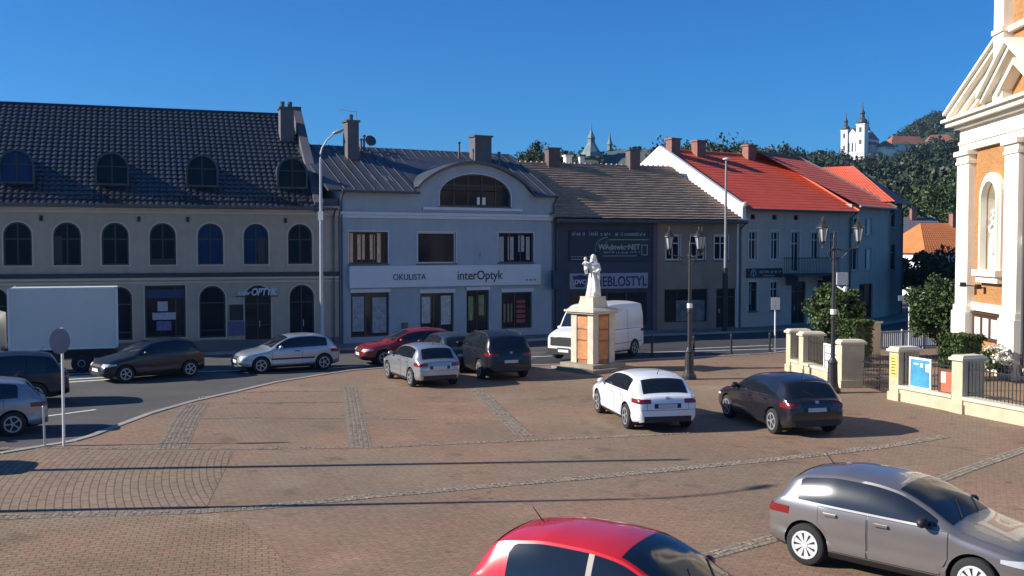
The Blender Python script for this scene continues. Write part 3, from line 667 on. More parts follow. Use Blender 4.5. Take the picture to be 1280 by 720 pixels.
c0, c1 = b.x(715), b.x(734); mb = MB(); mb.prism_xz([(c0+.2,2.6),(c1-.2,2.6),(c1,3.2),((c0+c1)/2,3.28),(c0,3.2)], -.102, -.091); em = mb.build('emblem', mat('indigo_lettering',(.025,.022,.10)), fs)
text_mesh('DVC', .34, c0+.13, 2.78, -.106, weight=.01, width=c1-c0-.26).build('lettering', M_letter_w, em)
RZ, RD = 9.75, 5.6
mb = MB(); roof_surface(mb, (-.3,-.55,EZ-.12), (W+.15,-.55,EZ-.12), (W+.15,RD,RZ), (-.3,RD,RZ), 'step', .6, .31, .12)
mb.add([(-.3,RD,RZ+.02),(W+.15,RD,RZ+.02),(W+.15,D3+.5,EZ-.1),(-.3,D3+.5,EZ-.1)], [(0,1,2,3)]); rf = mb.build('roof', M_tile3, b.root)
mb = MB(); mb.tube([(-.3,RD,RZ+.04),(W+.15,RD,RZ+.04)], .1, 8)
for i in range(34): mb.box(-.2+i*(W+.2)/34, -.12+i*(W+.2)/34, RD-.09, RD+.09, RZ+.08, RZ+.2)
mb.build('ridge_tile', M_tile3, rf)
mb = MB(); mb.box(-.1,W+.1,-.62,-.56,EZ-.30,EZ-.12); mb.box(-.05,W+.1,-.558,-.003,EZ-.24,EZ-.20); mb.build('eaves_board', mat('eaves_grey',(.2,.17,.16),.8,.1), b.root)
mb = MB(); mb.add([(0,0,EZ-.05),(0,D3,EZ-.05),(0,RD,RZ-.12),(W,0,EZ-.05),(W,D3,EZ-.05),(W,RD,RZ-.12)], [(0,2,1),(3,4,5)]); mb.build('gable_wall', M_b3r, b.root)
chimney(b.root, b.x(697)+2.0, 5.4, 9.2, 10.65, .75, .6, mat('dark_brick',(.13,.09,.085),.9,.2,3))
chimney(b.root, b.x(800)+2.35, 5.4, 9.2, 10.75, .7, .6, mat('grey_brown_brick',(.15,.11,.1),.9,.2,3))
chimney(b.root, b.x(725)+2.1, 6.4, 9.0, 10.35, .4, .4, M_white, cap=M_wht); chimney(b.root, b.x(739)+2.1, 5.9, 9.2, 10.35, .3, .3, M_white, cap=M_gut)
gutter(b.root, 0, W, -.63, EZ-.22, (.1, W-.1), .1)

# ---- red-roofed house with the white gable
b = Bld('red_roof_house', 'grey house with a bright red roof and a white side gable', G(926,410), G(1062,402))
W = b.W; EZ = 7.2; D4 = 14.0; RZ, RD = 11.0, 7.0
vents = [rect(b.x(p)-.2,b.x(p)+.2,6.45,6.75) for p in (941,968,995)]
wins = [rect(b.x(p0),b.x(p1),z0,5.75) for p0,p1,z0 in ((936,946,4.05),(963.5,973.5,4.05),(989,999.5,3.3),(1014,1024,4.05),(1037,1046,4.05))]
low = [rect(b.x(936),b.x(947),1.0,2.75), rect(b.x(963.5),b.x(974),1.0,2.75), rect(b.x(990),b.x(1008),.1,2.7), rect(b.x(1022),b.x(1034),1.0,2.75)]
b.shell(W, D4, [(0,0),(W,0),(W,EZ),(0,EZ)], vents+wins+low, M_b4)
for oo in vents: b.window(oo, M_dframe, M_glass, t=.04, sill=False, name='attic_window')
for oo in wins: b.window(oo, M_frame, M_glass, bars=(.5,), cross=(.72,), surround=(mat('grey_trim',(.62,.58,.54),.9,.08),.09,.04), sill=mat('grey_trim',(.62,.58,.54)))
for i, oo in enumerate(low):
    if i == 2:
        w_ = b.window(oo, M_dframe, M_dshop, cross=(.78,), bars=(.5,), sill=False, name='door', pane='door_panel'); h = MB(); h.box(oo[0][0]+.3,oo[0][0]+.34,.04,.09,.95,1.2); h.build('handle', M_steel, w_)
    else:
        w_ = b.window(oo, M_frame if i == 1 else M_dframe, M_glass, bars=(.5,), cross=(.75,), surround=(mat('grey_trim',(.62,.58,.54)),.08,.03), curtain=([(.15,.6,.05,.45)] if i == 1 else [(.3,.55,.2,.97)], M_wht if i == 1 else Mpap))
s0, s1 = b.x(933), b.x(977); mb = MB(); mb.box(s0,s1,-.1,-.004,3.0,3.55); fs = mb.build('fascia_sign', mat('black_sign',(.02,.022,.03),.6,.1), b.root)
mb = MB(); strokes(mb, s0+1.0, s1-.15, 3.25, .22, -.101, 21, .035); strokes(mb, s0+1.25, s1-.7, 3.07, .1, -.101, 22, .02); mb.build('lettering', mat('grey_lettering',(.3,.33,.38)), fs)
mb = MB(); mb.ring_xz([(s0+.5+.22*math.cos(t),3.28+.22*math.sin(t)) for t in [i*math.pi/8 for i in range(16)]], [(s0+.5+.17*math.cos(t),3.28+.17*math.sin(t)) for t in [i*math.pi/8 for i in range(16)]], -.115, -.101)
mb.box(s0+.47,s0+.53,-.114,-.101,3.14,3.38); mb.box(s0+.4,s0+.6,-.113,-.1005,3.36,3.4); mb.build('emblem', mat('grey_lettering',(.3,.33,.38)), fs)
bx0, bx1 = b.x(979), b.x(1034); mb = MB(); mb.box(bx0,bx1,-1.1,-.004,3.05,3.2); bl = mb.build('balcony', mat('dark_balcony',(.05,.055,.065),.8,.15,2), b.root)
mb = MB(); mb.tube([(bx0+.03,-.03,4.15),(bx0+.03,-1.05,4.15),(bx1-.03,-1.05,4.15),(bx1-.03,-.03,4.15)], .03, 6)
for i in range(30):
    x = bx0+.05+(bx1-bx0-.1)*i/29; mb.tube([(x,-1.05,3.2),(x,-1.05,4.15)], .014, 4)
for i in range(7): mb.tube([(bx0+.03,-.1-i*.15,3.2),(bx0+.03,-.1-i*.15,4.15)], .014, 4)
mb.build('railing', M_iron, bl)
for x in (bx0+.3,bx1-.3):
    k = MB(); k.prism_xz([(x-.06,2.5),(x+.06,2.5),(x+.06,3.05),(x-.06,3.05)], -.9, -.004); k.build('bracket', mat('dark_balcony',(.05,.055,.065)), bl)
gtop = lambda y: EZ+(RZ-EZ)*(y/RD) if y < RD else RZ-(RZ-EZ)*((y-RD)/(D4-RD))
mb = MB(); yy = [-.35,RD,D4+.3]; zz = [EZ+.1,RZ+.28,EZ+.1]
for x in (-.30,-.02): mb.v += [(x,.05,-.05),(x,yy[2],-.05),(x,yy[2],zz[2]),(x,yy[1],zz[1]),(x,yy[0],zz[0]),(x,yy[0],6.35),(x,.05,6.35)]
for f in [(0,1,2,3,4,5,6),(13,12,11,10,9,8,7)]+[(i,i+7,(i+1)%7+7,(i+1)%7) for i in range(7)]: mb.f.append(list(f)); mb.m.append(0)
mb.build('white_gable', M_white, b.root)
mb = MB(); roof_surface(mb, (-.02,-.5,EZ-.15), (W+.2,-.5,EZ-.15), (W+.2,RD,RZ), (-.02,RD,RZ), 'corr', .24, .40, .03)
mb.add([(-.02,RD,RZ),(W+.2,RD,RZ),(W+.2,D4+.4,EZ-.1),(-.02,D4+.4,EZ-.1)], [(0,1,2,3)]); rf = mb.build('roof', M_red, b.root)
mb = MB(); mb.tube([(0,RD,RZ+.03),(W+.2,RD,RZ+.03)], .11, 8); mb.tube([(W+.2,-.5,EZ-.1),(W+.2,RD,RZ+.04)], .08, 6); mb.build('ridge_tile', M_red2, rf)
mb = MB(); mb.add([(W-.01,0,EZ-.05),(W-.01,D4,EZ-.05),(W-.01,RD,RZ-.12)], [(0,1,2)]); mb.build('gable_wall', M_b4, b.root)
for u_, y, zt in ((.42,6.5,11.65),(2.7,6.6,11.65),(7.3,6.6,11.6)): chimney(b.root, u_, y, 10.2, zt, .75, .55, M_cbrick, cap=mat('brick_cap',(.3,.13,.09),.9,.1))
gutter(b.root, .1, W, -.56, EZ-.2, (W-.15,), .1)
mb = MB(); mb.lathe([(.05,0),(.16,.12),(.16,.3),(.03,.34)], 10, (-.2,-.42,EZ-.1)); mb.build('corner_ornament', M_stone, b.root)

# ---- next houses along the side street
b = Bld('grey_corner_house', 'narrow grey house between the red roofed house and the hipped roof', G(1063,402), G(1110,395.5))
W = b.W; EZ = 7.55; RZ, RD, D5 = 11.2, 6.6, 13.0
hol = [rect(b.x(1064),b.x(1073),3.3,4.75), rect(b.x(1081.5),b.x(1090),3.3,4.75), rect(b.x(1064),b.x(1073),5.6,6.7), rect(b.x(1081.5),b.x(1090),5.6,6.7), rect(b.x(1075),b.x(1092),.1,2.4)]
b.shell(W, D5, [(0,0),(W,0),(W,EZ),(0,EZ)], hol, M_b4)
for i, oo in enumerate(hol): b.window(oo, M_frame if i < 4 else M_dframe, M_glass, bars=(.45,), sill=i < 4 and M_b4 or False, name='window' if i < 4 else 'door', curtain=([(.5,1,0,1)], M_wht) if i in (1,3) else None)
mb = MB(); roof_surface(mb, (.1,-.45,EZ-.12), (W+.15,-.45,EZ-.12), (W+.15,RD,RZ), (.1,RD,RZ), 'corr', .24, .42, .03)
mb.add([(.1,RD,RZ),(W+.15,RD,RZ),(W+.15,D5+.4,EZ-.1),(.1,D5+.4,EZ-.1)], [(0,1,2,3)]); rf = mb.build('roof', M_red2, b.root)
mb = MB(); mb.tube([(W+.15,-.45,EZ-.05),(W+.15,RD,RZ+.04)], .1, 6); mb.tube([(.1,RD,RZ),(W+.15,RD,RZ)], .1, 6); mb.build('verge_board', mat('verge_grey',(.16,.13,.12),.8,.1), rf)
mb = MB(); mb.add([(W-.01,0,EZ-.05),(W-.01,D5,EZ-.05),(W-.01,RD,RZ-.12)], [(0,1,2)]); mb.build('gable_wall', M_b4, b.root)
gutter(b.root, .1, W, -.5, EZ-.16, (W-.1,), .1, mat('pale_gutter',(.35,.34,.3),.6,.1))
q0, q1 = G(1109.5,395), G(1126,391.5)
b = Bld('hipped_roof_house', 'tall brownish house with a red hipped roof at the end of the row', q0, q1)
W = b.W; EZ = 8.0
hol = [rect(b.x(1112.5),b.x(1119),3.2,5.0), rect(b.x(1112.5),b.x(1118),6.2,7.5)]
M_b6 = mat('brown_grey_render',(.17,.155,.15),.9,.12,1,streak=.07)
b.shell(W, 12, [(0,0),(W,0),(W,EZ),(0,EZ)], hol, M_b6)
for oo in hol: b.window(oo, M_dframe, M_glass, bars=(.5,), cross=(.7,))
mb = MB(); A, B, C_, D_ = (-.4,-.5,EZ-.1),(W+.4,-.5,EZ-.1),(W+.4,12.5,EZ-.1),(-.4,12.5,EZ-.1); R1, R2 = (W/2,3.0,EZ+2.6),(W/2,9.5,EZ+2.6)
roof_surface(mb, D_, A, R1, R2, 'corr', .26, .42, .03); mb.add([A,B,R1],[(0,1,2)]); mb.add([B,C_,R2,R1],[(0,1,2,3)]); mb.add([C_,D_,R2],[(0,1,2)]); rf = mb.build('roof', M_red, b.root)
gutter(b.root, -.3, W+.3, -.5, EZ-.16, (W-.2,), .1)

# background houses between the row and the church
def small_house(name, label, c, rz, W, D, EZ, RZ, wall, roof, hip=.0):
    r = thing(name, label, 'house', (c.x, c.y, -.05), rz, None)
    mb = MB(); hol = [rect(W*.2,W*.35,1.0,2.4), rect(W*.62,W*.77,1.0,2.4)]; facade(mb, rect(0,W,0,EZ), hol, .2)
    mb.add([(0,0,0),(0,D,0),(0,D,EZ),(0,0,EZ),(W,0,0),(W,D,0),(W,D,EZ),(W,0,EZ)], [(0,1,2,3),(5,4,7,6),(1,5,6,2)])
    mb.add([(0,0,EZ-.01),(0,D,EZ-.01),(hip,D/2,RZ-.1),(W,0,EZ-.01),(W,D,EZ-.01),(W-hip,D/2,RZ-.1)], [(0,2,1),(3,4,5)]); mb.build('wall', wall, r)
    for oo in hol:
        f_ = MB(); f_.ring_xz(oo, shrink(oo,.08), .1, .16); w_ = f_.build('window', M_frame, r); g = MB(); g.prism_xz(shrink(oo,.07), .13, .15); g.build('pane', M_glass, w_)
    mb = MB(); roof_surface(mb, (-.4,-.5,EZ-.15), (W+.4,-.5,EZ-.15), (W+.4-hip*1.1,D/2,RZ), (-.4+hip*1.1,D/2,RZ), 'corr', .3, .4, .03)
    roof_surface(mb, (W+.4,D+.5,EZ-.15), (-.4,D+.5,EZ-.15), (-.4+hip*1.1,D/2,RZ), (W+.4-hip*1.1,D/2,RZ), 'corr', .3, .4, .03)
    if hip: mb.add([(-.4,-.5,EZ-.15),(-.4+hip*1.1,D/2,RZ),(-.4,D+.5,EZ-.15),(W+.4,-.5,EZ-.15),(W+.4-hip*1.1,D/2,RZ),(W+.4,D+.5,EZ-.15)], [(0,1,2),(5,4,3)])
    mb.build('roof', roof, r); chimney(r, W*.6, D*.45, RZ-.8, RZ+.9, .6, .6, M_cbrick); return r
small_house('small_house', 'small house with a grey roof beyond the end of the row', Vector((41.5,112,0)), math.radians(4), 5.6, 8, 5.6, 8.1, mat('pale_house_wall',(.4,.37,.33),.9,.1), mat('grey_tile',(.13,.125,.15),.8,.15,1))
small_house('small_house', 'small house with an orange roof just left of the church', Vector((38.2,96,0)), math.radians(14), 9.0, 7.5, 4.4, 7.1, M_white, M_orange, hip=2.2)
small_house('small_house', 'pale house glimpsed at the far end of the side street', Vector((43.6,132,0)), math.radians(-8), 8, 8, 4.6, 7.0, mat('pale_house_wall',(.4,.37,.33)), M_orange)

# sidewalk in front of the row
fr = [G(-60,446),G(0,444),G(424,430.4),G(692,417.6),G(925,410),G(1062,402),G(1126,391.5)]
outp = []
for i, p in enumerate(fr):
    a = fr[max(i-1,0)]; c = fr[min(i+1,len(fr)-1)]; d = (c-a).normalized(); outp.append(p+Vector((d.y,-d.x,0))*2.3)
sheet('sidewalk', [(p.x,p.y) for p in outp]+[(p.x-.5*0,p.y+1.0) for p in fr[::-1]], .03, M_walk)
kerb_along('kerb', outp, .18, -.12, .045)
sheet('road_shade_sheet', [(p.x,p.y) for p in outp[3:]]+[(70,90),(70,52),(15,48.4)]+[(p.x,p.y+.12) for p in redge[:14:-1]]+[(G(655,452).x,G(655,452).y)], -.066, mat('shade_dark_asphalt', (.035,.036,.04), .9, .2, .8, .2, 60))  # building shade over the road, put into a darker asphalt sheet

# ------------------------------------------------------------------ church on the right
cA, cB = Vector((18.75, 43.3, 0)), Vector((17.72, 29.34, 0))
b = Bld('parish_church', 'brick and cream baroque church front with a statue niche and a raked pediment', cA, cB, 'church')
W = b.W; CZ = 9.85
nx0, nx1 = 2.55, 4.05
niche = arch(nx0, nx1, 3.95, 7.35, 14)
door = arch(W/2-1.3, W/2+1.3, .3, 4.6, 14)
mb = MB(); facade(mb, rect(0,W,0,CZ), [niche, door, arch(W-4.05,W-2.55,3.95,7.35,14)], .05); mb.build('wall', M_ochre, b.root)
for hh in (niche, arch(W-4.05,W-2.55,3.95,7.35,14)):
    mb = MB(); mb.prism_xz(hh, .76, .8); n = len(hh); mb.add([(x,.051,z) for x,z in hh]+[(x,.759,z) for x,z in hh], [(i,i+n,(i+1)%n+n,(i+1)%n) for i in range(n)]); mb.build('niche_back', M_cream, b.root)
mb = MB(); n = len(door); mb.add([(x,.051,z) for x,z in door]+[(x,.699,z) for x,z in door], [(i,i+n,(i+1)%n+n,(i+1)%n) for i in range(n)]); mb.build('door_reveal', M_cream, b.root)
mb = MB(); mb.prism_xz(door, .7, .8); dd = mb.build('door', mat('oak_door',(.12,.06,.03),.6,.2,3), b.root); h = MB(); h.box(W/2+.1,W/2+.16,.62,.69,1.3,1.6); h.build('handle', M_iron, dd)
mb = MB(); mb.box(0,18,.9,26,0,CZ) if False else None
mb.add([(0,.01,0),(0,26,0),(0,26,CZ),(0,.01,CZ)], [(0,1,2,3)]); mb.add([(W,.01,0),(W,26,0),(W,26,CZ),(W,.01,CZ)], [(3,2,1,0)]); mb.add([(0,26,0),(W,26,0),(W,26,CZ),(0,26,CZ)], [(0,1,2,3)])
mb.build('side_wall', M_cream, b.root)
pils = [(0,1.35),(4.95,6.2),(W-6.2,W-4.95),(W-1.35,W)]
for i, (x0, x1) in enumerate(pils):
    mb = MB(); mb.box(x0,x1,-.28,-.002,2.45,8.2); mb.box(x0-.12 if i else -.14,x1+.12,-.38,-.003,.35,2.2); mb.box(x0-.17,x1+.17,-.45,-.004,.0,.349)
    mb.box(x0-.08,x1+.08,-.33,-.0035,2.201,2.449); mb.box(x0-.05,x1+.05,-.33,-.003,8.201,8.32); mb.box(x0-.02,x1+.02,-.30,-.004,8.321,8.55); mb.box(x0-.12,x1+.12,-.40,-.003,8.551,8.74)
    mb.build('pilaster', M_cream, b.root)
mb = MB(); mb.box(-.02,W+.02,-.20,-.0025,8.741,9.02); mb.box(-.03,W+.03,-.25,-.003,9.021,9.14); mb.box(-.02,W+.02,-.18,-.002,9.141,9.66); mb.box(-.15,W+.15,-.4,.3,9.661,9.80); mb.box(-.45,W+.45,-.65,.5,9.801,10.0)
mb.box(-.58,W+.58,-.8,.6,10.001,10.12); mb.build('entablature', M_cream, b.root)
mb = MB(); mb.box(1.36,4.94,-.1,-.0022,2.3,2.62); mb.box(6.21,W-6.21,-.1,-.0022,4.9,5.2); mb.box(W-4.94,W-1.36,-.1,-.0022,2.3,2.62); mb.box(0,W,-.08,-.0021,0,.5); mb.build('string_course', M_cream, b.root)
for k in (0, 1):
    m_ = lambda pts: [(x if not k else W-x, z) for x, z in pts] if not k else [(W-x, z) for x, z in pts][::-1]
    o_ = shrink(niche,-.34); mb = MB(); mb.ring_xz(m_(o_), m_(niche), -.16, -.003); mb.ring_xz(m_(shrink(niche,-.16)), m_(shrink(niche,-.005)), -.24, -.161)
    mb.build('niche_surround', M_cream, b.root)
    a0, a1 = (nx0-.45, nx1+.45) if not k else (W-nx1-.45, W-nx0+.45)
    mb = MB(); mb.box(a0,a1,-.38,.5,3.70,3.94); mb.box(a0+.1,a1-.1,-.26,-.004,3.45,3.699); mb.build('niche_sill', M_cream, b.root)
# pediment
mb = MB(); sl_ = (13.05-10.12)/(W/2+.55)
zr = lambda x: 10.12+sl_*(x+.55) if x < W/2 else 10.12+sl_*(W+.55-x)
mb.prism_xz([(.1,10.13),(W-.1,10.13),(W/2,zr(W/2)-.5)], .02, .5); mb.build('tympanum', M_ochre, b.root)
for k in (0, 1):
    mb = MB()
    for x0, off, th, y0, y1 in ((-.58,.20,.12,-.72,.6),(-.5,.02,.179,-.58,.55),(-.1,-.22,.239,-.34,.53),(.5,-.44,.2,-.16,.51)):
        x1 = 4.94; pts = [(x0,zr(x0)+off),(x1,zr(x1)+off),(x1,zr(x1)+off+th),(x0,zr(x0)+off+th)]
        if k: pts = [(W-x,z) for x,z in pts][::-1]
        mb.prism_xz(pts, y0, y1)
    mb.build('raking_cornice', M_cream, b.root)
mb = MB()
for off, th, pr in ((-.0,.16,-.62),(-.22,.215,-.45),(-.75,.22,-.3)):
    for k in (0,1):
        zz = lambda x: 10.2+.62*(x-4.2)+off
        pts = [(4.4,max(10.13,zz(4.4))),(W/2,zz(W/2)),(W/2,zz(W/2)+th),(4.4,max(10.135,zz(4.4)+th))]
        if off < -.5: pts = [(5.5,max(10.13,zz(5.5))),(W/2,zz(W/2)),(W/2,zz(W/2)+th),(5.5,zz(5.5)+th)]
        if k: pts = [(W-x,z) for x,z in pts][::-1]
        mb.prism_xz(pts, pr-.55, -.41)
mb.build('inner_pediment', M_cream, b.root)
# central upper storey
T0, T1 = 5.0, W-5.0
mb = MB(); facade(mb, rect(T0,T1,10.13,20), [arch(W/2-.9,W/2+.9,15.2,18.4,12)], .4, -.4); mb.add([(T0,-.4,10.1),(T0,7,10.1),(T0,7,20),(T0,-.4,20),(T1,-.4,10.1),(T1,7,10.1),(T1,7,20),(T1,-.4,20)], [(0,1,2,3),(7,6,5,4),(1,5,6,2),(3,2,6,7)]); mb.build('tower_wall', M_ochre, b.root)
mb = MB()
for x0, x1 in ((T0-.05,T0+.85),(T1-.85,T1+.05)): mb.box(x0,x1,-.75,7.05,10.13,19.5); mb.box(x0-.06,x1+.06,-.82,7.08,12.55,12.72); mb.box(x0-.04,x1+.04,-.79,7.07,13.9,14.05)
mb.box(T0-.3,T1+.3,-1.0,7.3,19.51,20.1); mb.box(T0+.86,T1-.86,-.6,-.402,14.3,14.5); mb.box(T0+.86,T1-.86,-.6,-.402,12.5,12.7); mb.build('tower_pilaster', M_cream, b.root)
mb = MB(); a = arch(W/2-.9,W/2+.9,15.2,18.4,12); mb.ring_xz(shrink(a,-.25),a,-.6,-.404); w_ = mb.build('tower_window', M_cream, b.root); g = MB(); g.prism_xz(a,-.15,-.12); g.build('pane', M_glass, w_)
mb = MB(); mb.add([(-.5,.1,10.1),(W/2,.1,zr(W/2)),(W+.5,.1,10.1),(-.5,26,10.1),(W/2,26,zr(W/2)),(W+.5,26,10.1)], [(0,1,4,3),(1,2,5,4)]); mb.add([(T0-.2,-.3,20.1),(T1+.2,-.3,20.1),(T1+.2,7.2,20.1),(T0-.2,7.2,20.1),(W/2,3.4,26)], [(0,1,4),(1,2,4),(2,3,4),(3,0,4)]); mb.build('roof', mat('copper_green',(.10,.19,.16),.6,.2,1), b.root)
CH = b
def at_ch(x, y, z): return Vector((CH.O.x+CH.u.x*x-CH.u.y*y, CH.O.y+CH.u.y*x+CH.u.x*y, z-.05))

# ------------------------------------------------------------------ statues
def remeshed(mb, voxel, name, m, parent, loc=(0,0,0), rz=0, smooth_it=2):
    me = bpy.data.meshes.new(name); me.from_pydata(mb.v, [], mb.f); me.update()
    t = bpy.data.objects.new('t', me); COL.objects.link(t)
    bm = bmesh.new(); bm.from_mesh(me); bmesh.ops.recalc_face_normals(bm, faces=bm.faces); bm.to_mesh(me); bm.free()
    r = t.modifiers.new('r','REMESH'); r.mode = 'VOXEL'; r.voxel_size = voxel
    s_ = t.modifiers.new('s','SMOOTH'); s_.iterations = smooth_it; s_.factor = .5
    bpy.context.view_layer.update()
    nm = bpy.data.meshes.new_from_object(t.evaluated_get(bpy.context.evaluated_depsgraph_get())); bpy.data.objects.remove(t); nm.name = name
    nm.materials.clear(); nm.materials.append(m); nm.polygons.foreach_set('use_smooth', [True]*len(nm.polygons))
    o = bpy.data.objects.new(name, nm); o.location = loc; o.rotation_euler = (0,0,rz); return link(o, parent)
def ell(mb, c, r, seg=14, rings=9, rot=None):
    st = len(mb.v); pr = [(math.sin(math.pi*i/rings), -math.cos(math.pi*i/rings)) for i in range(rings+1)]; pr[0] = (.02,-1); pr[-1] = (.02,1)
    mb.lathe(pr, seg); M = Matrix.Translation(c)
    if rot: M = M @ rot
    mb.xf(M @ Matrix.Diagonal((*r,1)), st)
def robe(mb, h, k, seed, lean=0.0, folds=9):
    prof = [(0,.27,.23),(.05,.27,.23),(.2,.235,.2),(.38,.215,.18),(.5,.2,.165),(.58,.165,.13),(.66,.18,.135),(.74,.205,.135),(.79,.19,.12),(.82,.12,.095),(.84,.06,.06),(.87,.055,.055)]
    seg = 40; vs = []
    for t, rx, ry in prof:
        for i in range(seg):
            a = 2*math.pi*i/seg; f = 1+(.10*(1-t/.6) if t < .6 else .02)*math.sin(folds*a+seed+t*3)+.05*(1-min(1,t/.6))*math.sin(4*a+seed*2-t*5)
            vs.append((rx*f*math.cos(a)*k+lean*math.sin(t*math.pi), ry*f*math.sin(a)*k, t*h))
    mb.add(vs, [(i*seg+j, i*seg+(j+1)%seg, (i+1)*seg+(j+1)%seg, (i+1)*seg+j) for i in range(len(prof)-1) for j in range(seg)]+[tuple(range(seg-1,-1,-1)), tuple(range(len(vs)-seg,len(vs)))])
def figure(h, child=True, seed=0):
    """standing robed figure, facing -y"""
    mb = MB(); k = h/1.75; robe(mb, h, k, seed, .04*k)
    hz = h*.925; ell(mb, (0.01*k,-.02*k,hz), (.085*k,.1*k,.125*k)); ell(mb, (.01*k,-.115*k,hz-.02*k), (.018*k,.03*k,.03*k))
    ell(mb, (.01*k,.035*k,hz+.01*k), (.115*k,.11*k,.14*k)); ell(mb, (.01*k,.075*k,hz-.15*k), (.15*k,.08*k,.2*k))
    # arms
    sh = h*.785
    mb.tube([(.18*k,0,sh),(.25*k,-.05*k,sh-.26*k),(.16*k,-.2*k,sh-.36*k),(.02*k,-.22*k,sh-.32*k)], [.075*k,.075*k,.06*k,.035*k], 10)
    mb.tube([(-.18*k,0,sh),(-.27*k,-.06*k,sh-.25*k),(-.25*k,-.2*k,sh-.27*k),(-.2*k,-.27*k,sh-.2*k)], [.075*k,.07*k,.055*k,.035*k], 10)
    # mantle falling in a long fold
    mb.tube([(.2*k,-.08*k,sh-.3*k),(.23*k,-.12*k,sh-.6*k),(.2*k,-.14*k,sh-.95*k)], [.06*k,.07*k,.05*k], 8)
    mb.tube([(.0*k,-.17*k,sh-.35*k),(.1*k,-.2*k,sh-.7*k),(.13*k,-.21*k,sh-1.2*k)], [.04*k,.055*k,.05*k], 8)
    if child:
        ell(mb, (-.26*k,-.12*k,sh-.02*k), (.085*k,.08*k,.15*k)); ell(mb, (-.27*k,-.14*k,sh+.2*k), (.065*k,.07*k,.08*k)); ell(mb, (-.27*k,-.21*k,sh+.19*k), (.014*k,.02*k,.02*k))
        mb.tube([(-.28*k,-.15*k,sh-.12*k),(-.27*k,-.24*k,sh-.26*k),(-.25*k,-.2*k,sh-.45*k)], [.05*k,.045*k,.03*k], 8)
        mb.tube([(-.22*k,-.15*k,sh-.12*k),(-.19*k,-.24*k,sh-.25*k),(-.18*k,-.22*k,sh-.42*k)], [.05*k,.045*k,.03*k], 8)
        mb.tube([(-.33*k,-.13*k,sh+.06*k),(-.37*k,-.2*k,sh-.03*k),(-.33*k,-.28*k,sh+.02*k)], [.035*k,.03*k,.022*k], 8)
        mb.tube([(-.2*k,-.15*k,sh+.06*k),(-.12*k,-.2*k,sh+.02*k),(-.04*k,-.17*k,sh+.03*k)], [.035*k,.03*k,.022*k], 8)
    ell(mb, (.02*k,0,.03*k), (.3*k,.26*k,.05*k)); return mb
# the column statue in the square
mp = G(744, 465.5); mrz = math.radians(41)
mon = thing('monument', 'white statue of a robed woman with a child on a tall brick and stone pedestal', 'monument', (mp.x-.02, mp.y+.95, 0), mrz); mon.scale = (1,1,.91)
s = .60
mb = MB(); mb.box(-1.15,1.15,-1.15,1.15,-.02,.16); mb.box(-.9,.9,-.9,.9,.161,.32); mb.build('step', mat('dark_step_stone',(.30,.26,.2),.9,.15,3), mon)
mb = MB(); mb.box(-s+.06,s-.06,-s+.06,s-.06,.321,2.42); mb.build('pedestal', mat('rust_marble',(.36,.14,.06),.6,.25,2.5), mon)
for sx in (-1,1):
    for sy in (-1,1):
        mb = MB(); x0, x1 = sorted((sx*s, sx*(s-.3))); y0, y1 = sorted((sy*s, sy*(s-.3))); mb.box(x0,x1,y0,y1,.322,2.421); mb.build('corner_pilaster', M_stone, mon)
for (ax, sgn) in (('x',-1),('y',-1),('x',1),('y',1)):
    for z0, z1 in ((.5,1.25),(1.32,1.72),(1.79,2.3)):
        mb = MB()
        if ax == 'y': mb.box(-s+.34,s-.34,*sorted((sgn*(s-.058),sgn*(s-.02))),z0,z1)
        else: mb.box(*sorted((sgn*(s-.058),sgn*(s-.02))),-s+.34,s-.34,z0,z1)
        mb.build('inset_panel', mat('ochre_marble',(.50,.22,.085),.6,.28,3), mon)
mb = MB(); mb.box(-s-.12,s+.12,-s-.12,s+.12,2.422,2.50); mb.box(-s-.2,s+.2,-s-.2,s+.2,2.501,2.58); mb.taper(-s-.14,s+.14,-s-.14,s+.14,2.581,2.66,.85); mb.build('cap', M_stone, mon)
mb = MB(); mb.taper(-.42,.42,-.42,.42,2.661,3.10,.82); mb.box(-.36,.36,-.36,.36,3.101,3.14); mb.build('statue_base', M_stone, mon)
remeshed(figure(1.80, True, 1), .022, 'statue', M_statue, mon, (0,0,3.13), -mrz+math.radians(-12))
# niche statue
q = at_ch((nx0+nx1)/2-.05, .22, 3.95)
nst = remeshed(figure(2.5, True, 4), .035, 'niche_statue', M_statue, None, q, CH.root.rotation_euler.z+math.radians(-20))
tag(nst, 'pale stone figure standing in the arched niche of the church front', 'statue')

# ------------------------------------------------------------------ notice boards, fence, gate
def board(name, label, cat, O, u, px, py, frame_m, face_m, y0=-.12, th=.06, extra=None):
    x0, z0 = fac(O, u, px[0], py[1]); x1, z1 = fac(O, u, px[1], py[0])
    r = thing(name, label, cat, (O.x+u.x*x0, O.y+u.y*x0, 0), math.atan2(u.y,u.x)); Wd = x1-x0
    mb = MB(); a = rect(0,Wd,z0,z1); mb.ring_xz(a, shrink(a,.06), y0-th, y0); mb.box(.01,Wd-.01,y0-.012,y0-.002,z0+.01,z1-.01); mb.build('frame', frame_m, r)
    mb = MB(); mb.box(.055,Wd-.055,y0-.035,y0-.0125,z0+.055,z1-.055); pn = mb.build('panel', face_m, r)
    if extra: extra(r, Wd, z0, z1, y0-.036)
    return r
M_paper = mat('paper', (.72,.70,.64), .8, .1, 6)
FA, FB = G(1120,500), G(1199,516)
fO = Vector((FA.x,FA.y)); fu = (Vector((FB.x,FB.y))-fO).normalized()
frz = math.atan2(fu.y,fu.x)
M_fst = mat('yellow_limestone', (.56,.48,.33), .88, .14, 2.5, .25, 40, streak=.07)
M_fcap = mat('limestone_coping', (.60,.54,.42), .88, .12, 2.5, .2, 40)
